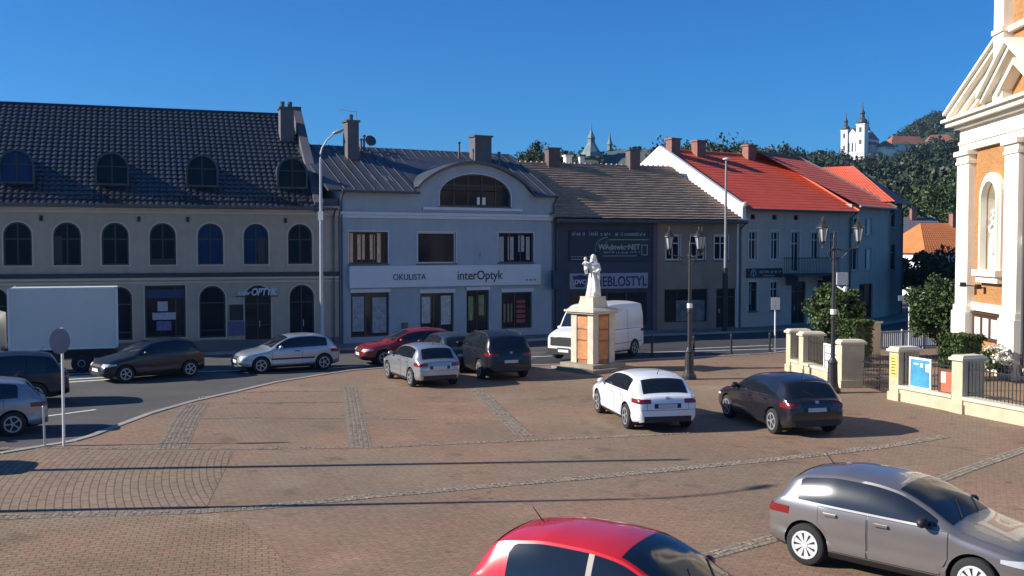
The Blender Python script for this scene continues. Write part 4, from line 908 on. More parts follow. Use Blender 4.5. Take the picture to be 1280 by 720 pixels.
def fence(label, O, u, posts, zpost, walls, rails, zrail=1.45, pw=(.42,.8)):
    r = thing('churchyard_fence', label, 'fence', (O.x,O.y,-.02), math.atan2(u.y,u.x))
    for x in posts:
        mb = MB(); mb.box(x-pw[0]/2,x+pw[0]/2,-.1,pw[1]-.1,0,zpost-.12); p = mb.build('post', M_fst, r)
        mb = MB(); mb.box(x-pw[0]/2-.07,x+pw[0]/2+.07,-.17,pw[1]-.03,zpost-.119,zpost-.04); mb.taper(x-pw[0]/2-.04,x+pw[0]/2+.04,-.14,pw[1]-.06,zpost-.039,zpost+.03,.85); mb.build('post_cap', M_fcap, p)
        mb = MB(); mb.box(x-pw[0]/2-.04,x+pw[0]/2+.04,-.14,pw[1]-.06,.001,.28); mb.build('post_plinth', M_fst, p)
    for x0, x1 in walls:
        mb = MB(); mb.box(x0,x1,-.06,.3,0,.42); wl = mb.build('low_wall', M_fst, r); mb = MB(); mb.box(x0,x1,-.12,.36,.421,.52); mb.build('coping', M_fcap, wl)
    for x0, x1 in rails:
        mb = MB(); n = max(2, int((x1-x0)/.13))
        for i in range(n+1):
            x = x0+(x1-x0)*i/n; mb.box(x-.009,x+.009,.11,.128,.53,zrail); mb.add([(x-.018,.119,zrail),(x,.101,zrail+.02),(x+.018,.119,zrail),(x,.137,zrail+.02),(x,.119,zrail+.12)], [(0,1,4),(1,2,4),(2,3,4),(3,0,4)])
        mb.box(x0,x1,.10,.138,.62,.65); mb.box(x0,x1,.10,.138,zrail-.16,zrail-.13); mb.build('railing', M_iron, r)
    return r
def fl(px, py): return fac(fO, fu, px, py)[0]
xB = fl(1199,516); xE = xB+7.5
fence('yellow stone churchyard fence with iron railing and notice boards, right of the gateway', fO, fu, [0, xB, xB+5.2], 1.66, [(.21,xB-.21),(xB+.21,xB+4.99)], [(.22,xB-.22),(xB+.22,xB+4.98)])
mb = MB(); strokes(mb, 0,.01,0,.1,0,0)
x0 = fl(1128,490)
board('notice_board', 'blue poster in a white frame mounted on the churchyard railing', 'notice board', fO, fu, (1135,1163), (449.5,484), M_wht, mat('blue_poster', (.06,.30,.50), .5, .3, 1.6), .08, .05,
      lambda r, Wd, z0, z1, y: [MB().box(Wd*.5,Wd*.62,y-.004,y-.001,z1-.28,z1-.16).box(Wd*.74,Wd*.92,y-.004,y-.001,z1-.4,z1-.16).box(Wd*.2,Wd*.42,y-.004,y-.001,z1-.22,z1-.17).build('notice', M_paper, r)])
board('notice_board', 'rust red notice board with one white sheet beside the stone post', 'notice board', fO, fu, (1172,1193), (463,491), mat('brown_frame',(.12,.05,.03),.7,.15), mat('rust_red_panel',(.45,.13,.06),.7,.12,2), .08, .06,
      lambda r, Wd, z0, z1, y: [MB().box(Wd*.12,Wd*.42,y-.004,y-.001,z1-.42,z1-.1).build('notice', M_paper, r)])
mb = MB(); x, z0 = .0, 0
yl = thing('yellow_sheet', 'yellow printed strip stuck on the gate post left of the blue poster', 'notice', (fO.x,fO.y,0), frz)
mb = MB(); mb.box(-.15,.15,-.112,-.102,.75,1.42); mb.build('panel', mat('yellow_paper',(.55,.52,.12),.8,.1), yl)
mb = MB()
for i in range(6): mb.box(-.11,.10-.03*(i%3),-.1145,-.1125,.82+i*.095,.85+i*.095)
mb.build('print', mat('dark_print',(.1,.1,.06),.8,.1), yl)
# left run
LA, LB = G(988,464), G(1052,484)
lO = Vector((LA.x,LA.y)); lu = (Vector((LB.x,LB.y))-lO).normalized()
xp = fac(lO,lu,1004,470)[0]; xL = (Vector((LB.x,LB.y))-lO).length
fence('yellow stone churchyard fence with three posts left of the gateway', lO, lu, [0, xp, xL], 1.62, [(.21,xp-.21),(xp+.21,xL-.21)], [(xp+.22,xL-.22),(.2,xp-.2)])
board('notice_board', 'white notice sheets in a frame on the railing left of the gateway', 'notice board', lO, lu, (1028,1048), (433,462), M_wht, mat('grey_board',(.25,.25,.26),.8,.1), .08, .05,
      lambda r, Wd, z0, z1, y: [MB().box(Wd*(.1+.45*k),Wd*(.45+.45*k),y-.004,y-.001,z0+(z1-z0)*(.12+.28*j),z0+(z1-z0)*(.34+.28*j)).build('notice', M_paper, r) for k in (0,1) for j in (0,1,2)])
# back fence towards the side street, gate, far posts
bp = G(1091,446)
fp = thing('gate_post', 'cream gate post standing alone behind the trimmed hedge', 'post', (bp.x,bp.y,-.02), frz)
mb = MB(); mb.box(-.22,.22,-.22,.22,0,1.5); mb.build('shaft', M_fst, fp); mb = MB(); mb.box(-.29,.29,-.29,.29,1.501,1.58); mb.build('post_cap', M_fcap, fp)
def gate(label, p0, p1, h):
    d = p1-p0; r = thing('iron_gate', label, 'gate', (p0.x,p0.y,0), math.atan2(d.y,d.x)); L = d.length
    for k in (0,1):
        x0, x1 = (0,L/2-.03) if not k else (L/2+.03,L); mb = MB(); n = 11
        for i in range(n+1):
            x = x0+(x1-x0)*i/n; zt = h+.25*math.sin(math.pi*(i/n if k == 0 else 1-i/n)/2); mb.tube([(x,0,.1),(x,0,zt)], .014, 5)
        for z in (.14,.45,h-.1): mb.box(x0,x1,-.02,.02,z-.02,z+.02)
        for i in range(n): 
            c = x0+(x1-x0)*(i+.5)/n; mb.tube([(c+.05*math.cos(t),0,.62+.07*math.sin(t)) for t in [j*math.pi/5 for j in range(11)]], .009, 4, False)
        mb.build('gate_leaf', M_iron, r)
    return r
gate('black iron double gate with scroll work between the two stone gateposts', G(1063,485)+Vector((.45,.13,0)), G(1107,499)+Vector((.45,.13,0)), 1.0)
# pale railing by the side street
r0, r1 = G(1100,437), G(1182,434)
rl = thing('metal_railing', 'pale metal street railing in front of the round bush by the church', 'railing', (r0.x,r0.y,0), yaw_of(r0,r1)); L = (r1-r0).length
mb = MB(); n = 34
for i in range(n+1): mb.box(L*i/n-.02,L*i/n+.02,-.02,.02,.12,.78)
mb.box(0,L,-.03,.03,.78,.84); mb.box(0,L,-.03,.03,.08,.13); mb.build('panel', mat('pale_grey_paint',(.50,.52,.55),.5,.08), rl)
mb = MB(); [mb.box(L*k-.04,L*k+.04,-.04,.04,-.02,.92) for k in (0,.33,.66,1)]; mb.build('post', mat('pale_grey_paint',(.5,.52,.55)), rl)
# board of three notices on the church wall
cO = Vector((CH.O.x,CH.O.y))
nb = thing('notice_case', 'brown case with three white sheets on the church wall', 'notice board', tuple(at_ch(1.55,0,.05)), CH.root.rotation_euler.z)
mb = MB(); mb.box(0,3.0,-.12,-.004,1.15,2.12); mb.box(-.06,3.06,-.18,-.003,2.121,2.2); mb.build('case', mat('dark_brown_wood',(.07,.035,.02),.6,.2,3), nb)
for k in range(3):
    mb = MB(); mb.box(.28+k*.85,.86+k*.85,-.128,-.1205,1.28,2.0); mb.build('notice', M_paper, nb)
for x_, z_ in ((1.6,3.25),(2.55,3.2)):
    r = thing('wall_floodlight', 'small floodlight on an arm below the church niche' if x_ < 2 else 'small dark floodlight fixed flat under the niche sill', 'floodlight', tuple(at_ch(x_,0,z_)), CH.root.rotation_euler.z)
    mb = MB(); mb.tube([(0,-.002,0),(0,-.45 if x_ < 2 else -.2,.05)], .025, 6); mb.build('arm', M_black, r); mb = MB(); mb.taper(-.14,.14,-.62 if x_ < 2 else -.38,-.42 if x_ < 2 else -.18,-.02,.16,.8); mb.build('lamp_head', M_black, r)
# drainpipe and cable on the church belong to it
mb = MB(); mb.tube([(6.35,-.1,.2),(6.35,-.1,8.6)], .06, 8); mb.build('downpipe', M_gut, CH.root)

# ------------------------------------------------------------------ lamps, poles, signs
M_lglass = mat('lantern_glass', (.42,.44,.46), .25, .1)
def lantern(parent, x, y, z, k=1.0):
    mb = MB(); st = 0
    prof = [(.12,0),(.215,.55)]
    for i in range(6):
        a = math.pi*2*i/6+.3; c, s_ = math.cos(a), math.sin(a); mb.tube([(x+.12*c*k,y+.12*s_*k,z),(x+.215*c*k,y+.215*s_*k,z+.55*k)], .013, 4)
    mb.lathe([(.09*k,-.08*k),(.125*k,-.02*k),(.125*k,.01*k)], 6, (x,y,z)); mb.lathe([(.27*k,.55*k),(.26*k,.58*k),(.16*k,.70*k),(.11*k,.74*k),(.12*k,.80*k),(.04*k,.86*k),(.02*k,.9*k),(.045*k,.93*k),(.02*k,.98*k),(.012*k,1.06*k)], 12, (x,y,z))
    o = mb.build('lantern', M_iron, parent)
    g = MB(); g.lathe([(.105*k,.012*k),(.195*k,.545*k)], 6, (x,y,z)); g.build('lantern_glass', M_lglass, o)
def lamp_post(label, p, a0, H, scale=1.0):
    r = thing('lantern_post', label, 'street lamp', (p.x,p.y,0), 0, 'black three lantern posts')
    mb = MB(); mb.lathe([(.26,0),(.26,.12),(.2,.2),(.17,.35),(.15,.95),(.17,1.0),(.11,1.1),(.09,1.15)], 14); mb.build('base', M_iron, r)
    mb = MB(); mb.lathe([(.075,1.15),(.07,2.4),(.095,2.42),(.095,2.5),(.065,2.55),(.055,H-1.35),(.09,H-1.33),(.09,H-1.22),(.05,H-1.2),(.045,H-.9),(.01,H-.7)], 12); mb.build('pole', M_iron, r)
    mb = MB(); mb.lathe([(.098,2.58),(.098,2.75)], 12); mb.build('collar', M_wht, r)
    for k in range(3):
        a = a0+k*2*math.pi/3; c, s_ = math.cos(a), math.sin(a); mb = MB(); z = H-1.28
        mb.tube([(c*d,s_*d,zz) for d,zz in ((.05,z),(.3,z-.05),(.55,z),(.74,z+.04),(.74,z+.2))], .024, 6)
        mb.tube([(c*d,s_*d,zz) for d,zz in ((.06,z-.35),(.25,z-.3),(.4,z-.12),(.36,z-.05),(.3,z-.1))], .016, 5); mb.build('arm', M_iron, r); lantern(r, c*.74, s_*.74, z+.24, .78)
    return r
lp1 = G(861.5,474)
lamp_post('black three lantern post right of the statue, in front of the olive house', lp1, math.radians(165), 5.75)
lp2 = G(1040.5,491)
l2 = lamp_post('black three lantern post with a grey box on it, beside the gateway', lp2, math.radians(345), 6.0)
mb = MB(); mb.box(.06,.42,-.16,.1,3.55,3.95); mb.box(.0,.06,-.04,.0,3.7,3.76); mb.build('control_box', mat('grey_plastic',(.4,.41,.43),.5,.08), l2)
mb = MB(); mb.tube([(.1,-.05,3.5),(.25,-.12,3.4),(.3,-.2,3.42)], .03, 6); mb.lathe([(.06,0),(.07,.1),(.03,.16)], 10, (.3,-.22,3.34)); mb.build('camera_head', M_wht, l2)
def street_lamp(label, x, y, H, reach, az, head=True, extra=None, group='tall street lamps'):
    r = thing('street_lamp', label, 'street lamp', (x,y,-.05), az, group if group else None)
    mb = MB(); mb.lathe([(.13,0),(.13,.9),(.10,1.0),(.08,H*.55),(.055,H-1.2)], 12); mb.build('pole', M_steel, r)
    mb = MB(); mb.tube([(0,0,H-1.25),(0,0,H-1.0),(.10*reach,0,H-.75),(.42*reach,0,H-.38),(.95*reach,0,H-.05)], [.05,.048,.042,.038,.034], 8); mb.build('arm', M_steel, r)
    mb = MB(); ell(mb, (reach*1.15,0,H), (.30,.13,.08), 12, 8, Matrix.Rotation(-.35,4,'Y')); mb.build('lamp_head', mat('lamp_head_grey',(.3,.31,.32),.4,.1), r)
    return r
pb = G(402.5,438)
t = street_lamp('tall grey street lamp with one curved arm in front of the arcade house', pb.x, pb.y, 10.1, .7, 0, group=None)
mb = MB(); mb.box(-.12,.12,-.16,-.08,4.6+1.45,6.45); mb.build('lamp_box', M_wht, t)
# the two tall posts whose long shadows cross the square (they stand left of the frame)
tip1, tip2 = G(855,574.5), G(938,621)
def shade_post(tip, H): L = H/math.tan(SUN_EL); d = Vector((1,SUN_SLOPE,0)).normalized(); return tip-d*L
q = shade_post(tip2, 9.0); street_lamp('street lamp at the left edge of the square, nearer one', q.x, q.y, 9.0, .8, math.radians(60))
q = shade_post(tip1, 9.4)
r = thing('flagpole', 'plain tall flagpole left of the square', 'flagpole', (q.x,q.y,0)); mb = MB(); mb.lathe([(.12,0),(.11,4),(.09,9.3)], 10); mb.build('pole', M_steel, r); mb = MB(); ell(mb,(0,0,9.36),(.09,.09,.09)); mb.build('finial', M_steel, r)
# utility pole
up = G(906,415)
r = thing('utility_pole', 'white and dark utility pole in front of the white gable', 'pole', (up.x,up.y,0)); Hp = 9.6
mb = MB(); mb.lathe([(.16,0),(.15,3.2),(.13,3.25),(.13,3.6)], 10); mb.build('base', M_black, r); mb = MB(); mb.lathe([(.085,3.6),(.055,Hp)], 10); mb.build('shaft', mat('weathered_steel',(.28,.28,.29),.6,.15,2,metal=.3), r)
mb = MB(); mb.lathe([(.06,Hp),(.2,Hp+.04),(.2,Hp+.09),(.05,Hp+.14)], 12); mb.build('lamp_cap', M_wht, r)
def sign_post(name, label, p, H, r_=.03, m=M_steel):
    r = thing(name, label, 'sign', (p.x,p.y,-.05)); mb = MB(); mb.tube([(0,0,0),(0,0,H)], r_, 8); mb.build('pole', m, r); return r
r = sign_post('road_sign', 'round road sign on a white pole, its grey back to the square', G(80,557), 2.9, .032, M_wht)
mb = MB(); n = 24; pts = [(.23*math.cos(i*2*math.pi/n)-.05,2.58+.31*math.sin(i*2*math.pi/n)) for i in range(n)]; mb.prism_xz(pts,-.05,-.035); mb.prism_xz([(-.08,2.45),(.02,2.45),(.02,2.7),(-.08,2.7)],-.058,-.051); mb.build('sign_plate', mat('mauve_sign_back',(.24,.225,.25),.6,.12,3), r)
r.rotation_euler.z = math.radians(20)
sp2 = G(56,558); r = thing('bollard', 'thin grey bollard beside the white sign pole', 'bollard', (sp2.x,sp2.y,-.05)); mb = MB(); mb.tube([(0,0,0),(-.02,0,1.0)], .026, 8); mb.build('post', M_steel, r); mb = MB(); ell(mb,(-.02,0,1.0),(.034,.034,.034),8,6); mb.build('post_cap', M_steel, r)
r = sign_post('street_sign', 'small double white plate on a thin pole in front of the grey house', G(968.5,441), 2.55, .035, M_wht)
for x0 in (-.2,.02):
    mb = MB(); mb.box(x0,x0+.18,-.05,-.035,2.0,2.55); mb.build('sign_plate', mat('grey_white_plate',(.5,.51,.54),.6,.1), r)
r = sign_post('street_sign', 'pale street sign pole by the round bush near the church', G(1136,433), 2.6, .045, M_wht)
mb = MB(); mb.box(-.55,.0,-.05,-.03,2.25,2.5); mb.build('sign_plate', mat('grey_white_plate',(.5,.51,.54)), r)
for i, (px, py) in enumerate(((815,445),(867,446),(914,443),(962,441))):
    p = G(px,py); r = thing('bollard', 'dark bollard in the row where the square meets the road', 'bollard', (p.x,p.y,-.02), 0, 'dark bollards along the road edge'); mb = MB(); mb.lathe([(.05,0),(.05,.8),(.065,.82),(.065,.88),(.02,.95)], 10); mb.build('post', M_iron, r); mb = MB(); mb.lathe([(.09,0),(.09,.08),(.055,.1)], 10); mb.build('foot', M_iron, r)

# ------------------------------------------------------------------ vehicles
def pchip(xs, ys):
    xs = np.array(xs,float); ys = np.array(ys,float); h = np.diff(xs); d = np.diff(ys)/h; m = np.zeros(len(xs))
    for i in range(1,len(xs)-1):
        if d[i-1]*d[i] > 0: w1, w2 = 2*h[i]+h[i-1], h[i]+2*h[i-1]; m[i] = (w1+w2)/(w1/d[i-1]+w2/d[i])
    m[0], m[-1] = d[0], d[-1]
    def f(x):
        x = min(max(x,xs[0]),xs[-1]); i = min(np.searchsorted(xs,x,side='right')-1, len(xs)-2); t = (x-xs[i])/h[i]
        return float(ys[i]*(2*t**3-3*t*t+1)+h[i]*m[i]*(t**3-2*t*t+t)+ys[i+1]*(-2*t**3+3*t*t)+h[i]*m[i+1]*(t**3-t*t))
    return f
class Shape:
    def __init__(s, L=4.0, W=1.7, H=1.46, wb=2.47, fo=.82, wr=.31, cowl=1.12, rf=1.92, rr=3.55, tail=3.82, belt=.93, wroof=.73, nose=.72, bz=.2, prof=None, glass_end=None, bpill=None, cpill=None, boxy=0.0):
        s.__dict__.update(locals()); del s.__dict__['s']
        s.top = pchip(*zip(*(prof or [(0,.52),(.03,.60),(.10,nose-.03),(.22,nose+.05),(.55,belt-.075),(cowl-.1,belt+.02),(cowl,belt+.06),((cowl+rf)/2+.02,(belt+H)/2+.045),(rf,H-.065),(rf+.4,H-.012),((rf+rr)/2+.1,H),(rr-.35,H-.035),(rr,H-.105),(tail,belt+.015),(L-.035,belt-.05),(L-.010,belt-.15),(L,.66)])))
        s.wm = pchip([0,.04,.15,.4,.9,1.5,L-1.2,L-.45,L-.15,L-.04,L], [W/2*k for k in (.70,.80,.90,.965,.995,1,.995,.955,.90,.86,.78)])
        s.bot = pchip([0,.3,.8,L-.7,L-.2,L], [bz+.05,bz+.01,bz-.02,bz-.02,bz+.04,bz+.10])
        s.bl = lambda x: belt-.03+.06*x/L
    def sec(s, x):
        zt = s.top(x); wm = s.wm(x); zb = s.bot(x); bl = s.bl(x); c = max(0,min(1,(zt-bl)/(s.H-bl)))
        zs = min(bl, zt-.095); e = .075*c+.04*(1-c); wf = wm*(s.wroof*c+.86*(1-c)); return zt, wm, zb, zs, zt-e, wf, e
    def side(s, x, z):
        zt, wm, zb, zs, zf, wf, e = s.sec(x)
        if z <= zs:
            zd = min(.55, (zb+zs)/2+.05); return wm*float(np.interp(z,[zb,zb+.05,zb+.12,zb+.22,zb+.26,zd+.06,zs-.10,zs-.03,zs],[.88,.94,.980,.999,.977,.996,.992,.982,.965]))
        t = (z-zs)/max(zf-zs,1e-4); return wm*.965+(wf-wm*.965)*t+.022*4*t*(1-t)*(zf-zs)/.45
    def crown(s, x, y):
        zt, wm, zb, zs, zf, wf, e = s.sec(x); return zt-e*(abs(y)/wf)**2.6
def car(name, label, cat, p, heading, sh, paint, rim='alloy', group=None, plate=True, trim=M_black, glass=None, moulding=False, doors=2, roof_bars=False, spokes=5, cab_only=False, lights=True, z0=0.0, aerial=True, bpost=None, mirror=None):
    glass = glass or M_cglass; L, W = sh.L, sh.W; X = lambda s_: L/2-s_
    root = thing(name, label, cat, (p.x,p.y,z0), math.atan2(heading.y,heading.x), group)
    xs = sorted(set([0,.015,.04,.08,.13,.2,.3]+list(np.arange(.4,L-.38,.075))+[L-.35,L-.28,L-.2,L-.14,L-.09,L-.05,L-.02,L]))
    mb = MB(); ring = None
    for x in xs:
        zt, wm, zb, zs, zf, wf, e = sh.sec(x); h = [(0,zb),(wm*.5,zb)]
        zl = [zb+(zs-zb)*t for t in (0,.06,.14,.22,.295,.35,.45,.55,.65,.75,.86,.94,1)]; h += [(sh.side(x,z),z) for z in zl]
        h += [(sh.side(x,zs+(zf-zs)*t),zs+(zf-zs)*t) for t in (.1,.25,.45,.65,.85,1)]; h += [(wf*t,zt-e*t**2.6) for t in (.93,.82,.65,.45,.22,0)]
        pts = [(X(x),y,z) for y,z in h]+[(X(x),-y,z) for y,z in h[-2:0:-1]]; ring = len(pts); mb.v += pts
    for i in range(len(xs)-1):
        for k in range(ring): mb.f.append([i*ring+k,(i+1)*ring+k,(i+1)*ring+(k+1)%ring,i*ring+(k+1)%ring]); mb.m.append(0)
    mb.f.append(list(range(ring))); mb.m.append(0); mb.f.append(list(range(len(mb.v)-1,len(mb.v)-1-ring,-1))); mb.m.append(0)
    ax = [sh.fo, sh.fo+sh.wb]; R = sh.wr+.055
    me = bpy.data.meshes.new('body'); me.from_pydata(mb.v,[],mb.f); bm = bmesh.new(); bm.from_mesh(me); bmesh.ops.recalc_face_normals(bm,faces=bm.faces); bm.to_mesh(me); bm.free()
    body = bpy.data.objects.new('body', me); COL.objects.link(body); cut = MB()
    for a in ax:
        for sg in (1,-1):
            y0, y1 = sorted((sg*(W/2-.27), sg*(W/2+.3))); cut.lathe([(R,y0),(R,y1)], 36, (X(a),0,sh.wr), 'y')
    cme = bpy.data.meshes.new('cut'); cme.from_pydata(cut.v,[],cut.f); bm = bmesh.new(); bm.from_mesh(cme); bmesh.ops.recalc_face_normals(bm,faces=bm.faces); bm.to_mesh(cme); bm.free()
    co = bpy.data.objects.new('cut', cme); COL.objects.link(co); bo = body.modifiers.new('b','BOOLEAN'); bo.operation = 'DIFFERENCE'; bo.object = co; bo.solver = 'EXACT'
    bpy.context.view_layer.update(); nm = bpy.data.meshes.new_from_object(body.evaluated_get(bpy.context.evaluated_depsgraph_get()))
    bpy.data.objects.remove(co); body.modifiers.clear(); body.data = nm; body.parent = root; nm.name = 'body'; nm.materials.clear(); nm.materials.append(paint); nm.materials.append(M_black)
    for f in nm.polygons:
        c = f.center; dk = c.z < sh.bz+.075
        for a in ax:
            d = math.hypot(c.x-X(a), c.z-sh.wr)
            if abs(d-R) < .03 and abs(f.normal.y) < .5 and abs(c.y) < W/2+.02 and abs(f.normal.x*(c.x-X(a))+f.normal.z*(c.z-sh.wr)) > .6*R: dk = True
            if d < R and abs(abs(c.y)-(W/2-.27)) < .01: dk = True
        f.material_index = 1 if dk else 0; f.use_smooth = True
    nm.set_sharp_from_angle(angle=math.radians(42))
    def patch(name, mats, s0, s1, lo, hi, off, sg, ns=18, nz=6, parent=root, under=0.0):
        m_ = MB(); m_.cur = 0
        def rows(e, o):
            out = []
            for i in range(ns+1):
                x = s0-e+(s1-s0+2*e)*i/ns; a, c = lo(x)-e, hi(x)+e
                if c < a: c = a
                out.append([(X(x), sg*(sh.side(x,a+(c-a)*k/nz)+o), a+(c-a)*k/nz) for k in range(nz+1)])
            return out
        m_.grid(rows(0, off))
        if under: m_.cur = 1; m_.grid(rows(under, off*.4))
        o = m_.build(name, mats, parent, smooth=True); return o
    def toppatch(name, m, s0, s1, k, off, parent=root, ns=12, ny=12, round_=0.0):
        m_ = MB(); rows = []
        for i in range(ns+1):
            x = s0+(s1-s0)*i/ns; wf = sh.sec(x)[5]*k; sl = (sh.top(x+.01)-sh.top(x-.01))/.02; n = math.hypot(1,sl)
            rows.append([(X(x-sl/n*off), wf*(-1+2*j/ny), sh.crown(x,wf*(-1+2*j/ny))+off/n) for j in range(ny+1)])
        m_.grid(rows); return m_.build(name, m, parent, smooth=True)
    zs_ = lambda x: sh.sec(x)[3]; zf_ = lambda x: sh.sec(x)[4]; zb_ = lambda x: sh.sec(x)[2]
    toppatch('windscreen', glass, sh.cowl+.05, sh.rf-.03, .93, .006)
    if not cab_only: toppatch('rear_window', glass, sh.rr+.03, sh.tail-.05, .86, .006)
    bp_ = sh.bpill or (sh.cowl+sh.tail)/2-.02; ge = sh.glass_end or sh.tail-.22
    hi = lambda x: min(zf_(x)-.03, zs_(x)+.03+max(0,(ge+.16-x))*1.7); lo = lambda x: zs_(x)+.03
    s_start = sh.cowl+.22
    spans = [(s_start,bp_-.035),(bp_+.035,ge)]
    if cab_only: spans = [(s_start,bp_-.05)]
    if sh.cpill: spans = [(s_start,bp_-.035),(bp_+.035,sh.cpill-.03),(sh.cpill+.03,ge)]
    for sg in (1,-1):
        m_ = MB()
        for a, c in spans: patch('side_window', glass, a, c, lo, hi, .006, sg, 22)
        for a, c in ((bp_-.036,bp_+.036),)[:0 if cab_only else 1]: patch('door_pillar', bpost or glass, a, c, lo, hi, .005, sg, 3)
        dz = [(sh.cowl+.05,bp_)] + ([(bp_+.03,min(ge-.1,ax[1]-R*.55))] if doors == 2 else [])
        for i, (a, c) in enumerate(dz):
            arx = lambda x: max(zb_(x)+.13, sh.wr+math.sqrt(max(0,(R+.05)**2-(x-ax[1])**2)) if abs(x-ax[1]) < R+.05 else 0)
            arz = lambda x: min(max(arx(x), sh.wr+math.sqrt(max(0,(R+.05)**2-(x-ax[0])**2)) if abs(x-ax[0]) < R+.05 else 0), zs_(x)-.1)
            d = patch('door', [paint,M_black], a, c, arz, lambda x: zs_(x)-.012, .006, sg, 20, 8, under=.010)
            h = MB(); hx, hz = c-.2, zs_(c-.2)-.10; y = sg*(sh.side(hx,hz)+.012); h.box(X(hx)-.1,X(hx)+.1,*sorted((y,y+sg*.03)),hz-.018,hz+.018); h.build('handle', trim if moulding else paint, d)
        if moulding: patch('side_moulding', M_black, sh.fo+R+.02, ax[1]-R-.02, lambda x: .50, lambda x: .56, .014, sg)
        m_ = MB(); mx, mz = sh.cowl+.36, sh.bl(sh.cowl)+.09; y = sg*(W/2+.07); ell(m_, (X(mx),y,mz), (.075,.11,.075), 12, 8); m_.tube([(X(mx),sg*(W/2-.07),mz-.06),(X(mx),y,mz-.03)], .025, 6); m_.build('mirror', mirror or paint, root, smooth=True)
        for a in ax:
            wy = sg*(W/2-.115); T = MB(); r = sh.wr; o_ = [(.62*r,-.10),(.9*r,-.105),(.985*r,-.085),(r,-.05),(r,.05),(.985*r,.085),(.9*r,.105),(.62*r,.10)]
            T.lathe([(q,h+0.0) for q,h in o_], 30, (0,0,0), 'y'); wh = T.build('wheel', M_tyre, root, smooth=True, loc=(X(a),wy,r))
            K = MB(); yo = sg*.098; rr_ = .66*r
            K.cur = 1; K.lathe([(rr_*.97,min(yo-sg*.05,yo-sg*.03)),(rr_*.97,max(yo-sg*.05,yo-sg*.03))], 24, (0,0,0), 'y'); K.cur = 0
            n = 28; yA, yB = sorted((yo-sg*.03,yo+sg*.012))
            K.ring_xz([(rr_*1.02*math.cos(2*math.pi*i/n),rr_*1.02*math.sin(2*math.pi*i/n)) for i in range(n)],[(rr_*.86*math.cos(2*math.pi*i/n),rr_*.86*math.sin(2*math.pi*i/n)) for i in range(n)],yA,yB)
            K.lathe([(rr_*.24,yA),(rr_*.24,yB)], 14, (0,0,0), 'y')
            ns_ = 9 if rim == 'cap' else spokes; wd = .30 if rim == 'cap' else .17
            for i in range(ns_):
                t0 = 2*math.pi*i/ns_; pts = [(rr_*q*math.cos(t0+d_),rr_*q*math.sin(t0+d_)) for q,d_ in ((.2,-.3),(.9,-wd*.75),(.9,wd*.75),(.2,.3))]; K.prism_xz(pts, *sorted((yo-sg*.02,yo+sg*.008)))
            K.build('rim', [M_cap if rim == 'cap' else M_rim,M_black], wh)
    def end_s(y, z, rear):
        st = .004; x = L if rear else 0.0
        for _ in range(240):
            if sh.crown(x,y) >= z and sh.side(x,z) >= abs(y) and sh.bot(x) <= z: return x
            x += -st if rear else st
        return x
    def endpatch(m_, y0, y1, z0, z1, off, rear, ny=10, nz=5):
        o_ = -1 if rear else 1
        m_.grid([[(X(end_s(y,z,rear))+o_*off, y*(1+off*.5), z) for z in [z0+(z1-z0)*k/nz for k in range(nz+1)]] for y in [y0+(y1-y0)*i/ny for i in range(ny+1)]]); return m_
    bz_, W2 = sh.bl(L), W/2
    if lights:
        for sg in (1,-1):
            m_ = MB(); endpatch(m_, sg*W2*.50, sg*W2*.945, bz_-.23, bz_-.115, .008, True, 14)
            m_.grid([[(X(x), sg*(sh.side(x,z)+.007), z) for z in [bz_-.235+.05*max(0,L-.12-x)/.3+(.125-.05*max(0,L-.12-x)/.3)*k/5 for k in range(6)]] for x in [L-.40+.33*i/12 for i in range(13)]]); m_.build('taillight', M_tail, root, True)
            zn = sh.top(.16); m_ = MB(); endpatch(m_, sg*W2*.52, sg*W2*.90, zn-.155, zn-.05, .008, False, 12)
            m_.grid([[(X(x), sg*(sh.side(x,z)+.007), z) for z in [zn-.15+.12*(x-.1)+(.105-.06*(x-.1)/.4)*k/5 for k in range(6)]] for x in [.10+.36*i/12 for i in range(13)]]); m_.build('headlight', M_lamp, root, True)
        m_ = MB(); endpatch(m_, -W2*.86, W2*.86, .585, .597, .004, True, 24, 1); endpatch(m_, -W2*.62, -W2*.61, .60, bz_-.06, .004, True, 1, 6); endpatch(m_, W2*.61, W2*.62, .60, bz_-.06, .004, True, 1, 6); m_.build('tailgate_seam', M_black, root)
        m_ = MB(); endpatch(m_, -.36, .36, .635, .755, .005, True); m_.build('plate_recess', M_black, root)
        m_ = MB(); endpatch(m_, -.05, .05, bz_-.13, bz_-.06, .012, True, 3, 3); m_.build('badge', M_rim, root)
        m_ = MB(); endpatch(m_, -W2*.40, W2*.40, sh.top(.16)-.16, sh.top(.16)-.08, .008, False); m_.build('upper_grille', M_black, root)
        for sg in (1,-1): m_ = MB(); endpatch(m_, sg*W2*.62, sg*W2*.84, .36, .44, .006, False); m_.build('fog_lamp_surround', M_black, root)
    # front and rear ends
    m_ = MB(); m_.box(X(.01),X(-.012),-.42*W/1.7,.42*W/1.7,sh.bot(0)+.04,sh.bot(0)+.20); m_.box(X(.015),X(-.01),-.30,.30,.515,.575) if sh.top(0) > .5 else None; m_.build('grille', M_black, root)
    m_ = MB(); zr_ = .50; m_.box(X(L+.010),X(L-.03),-.60*W/1.7,.60*W/1.7,sh.bot(L)-.01,sh.bot(L)+.13); m_.build('rear_diffuser', M_black, root)
    if plate:
        m_ = MB(); m_.box(X(-.02),X(-.0125),-.26,.26,.40,.51); m_.build('licence_plate', M_wht, root)
        m_ = MB(); zc = .62 if sh.top(L) > .56 else .5; endpatch(m_, -.255, .255, .645, .745, .011, True, 2, 2); m_.build('licence_plate', M_plate, root)
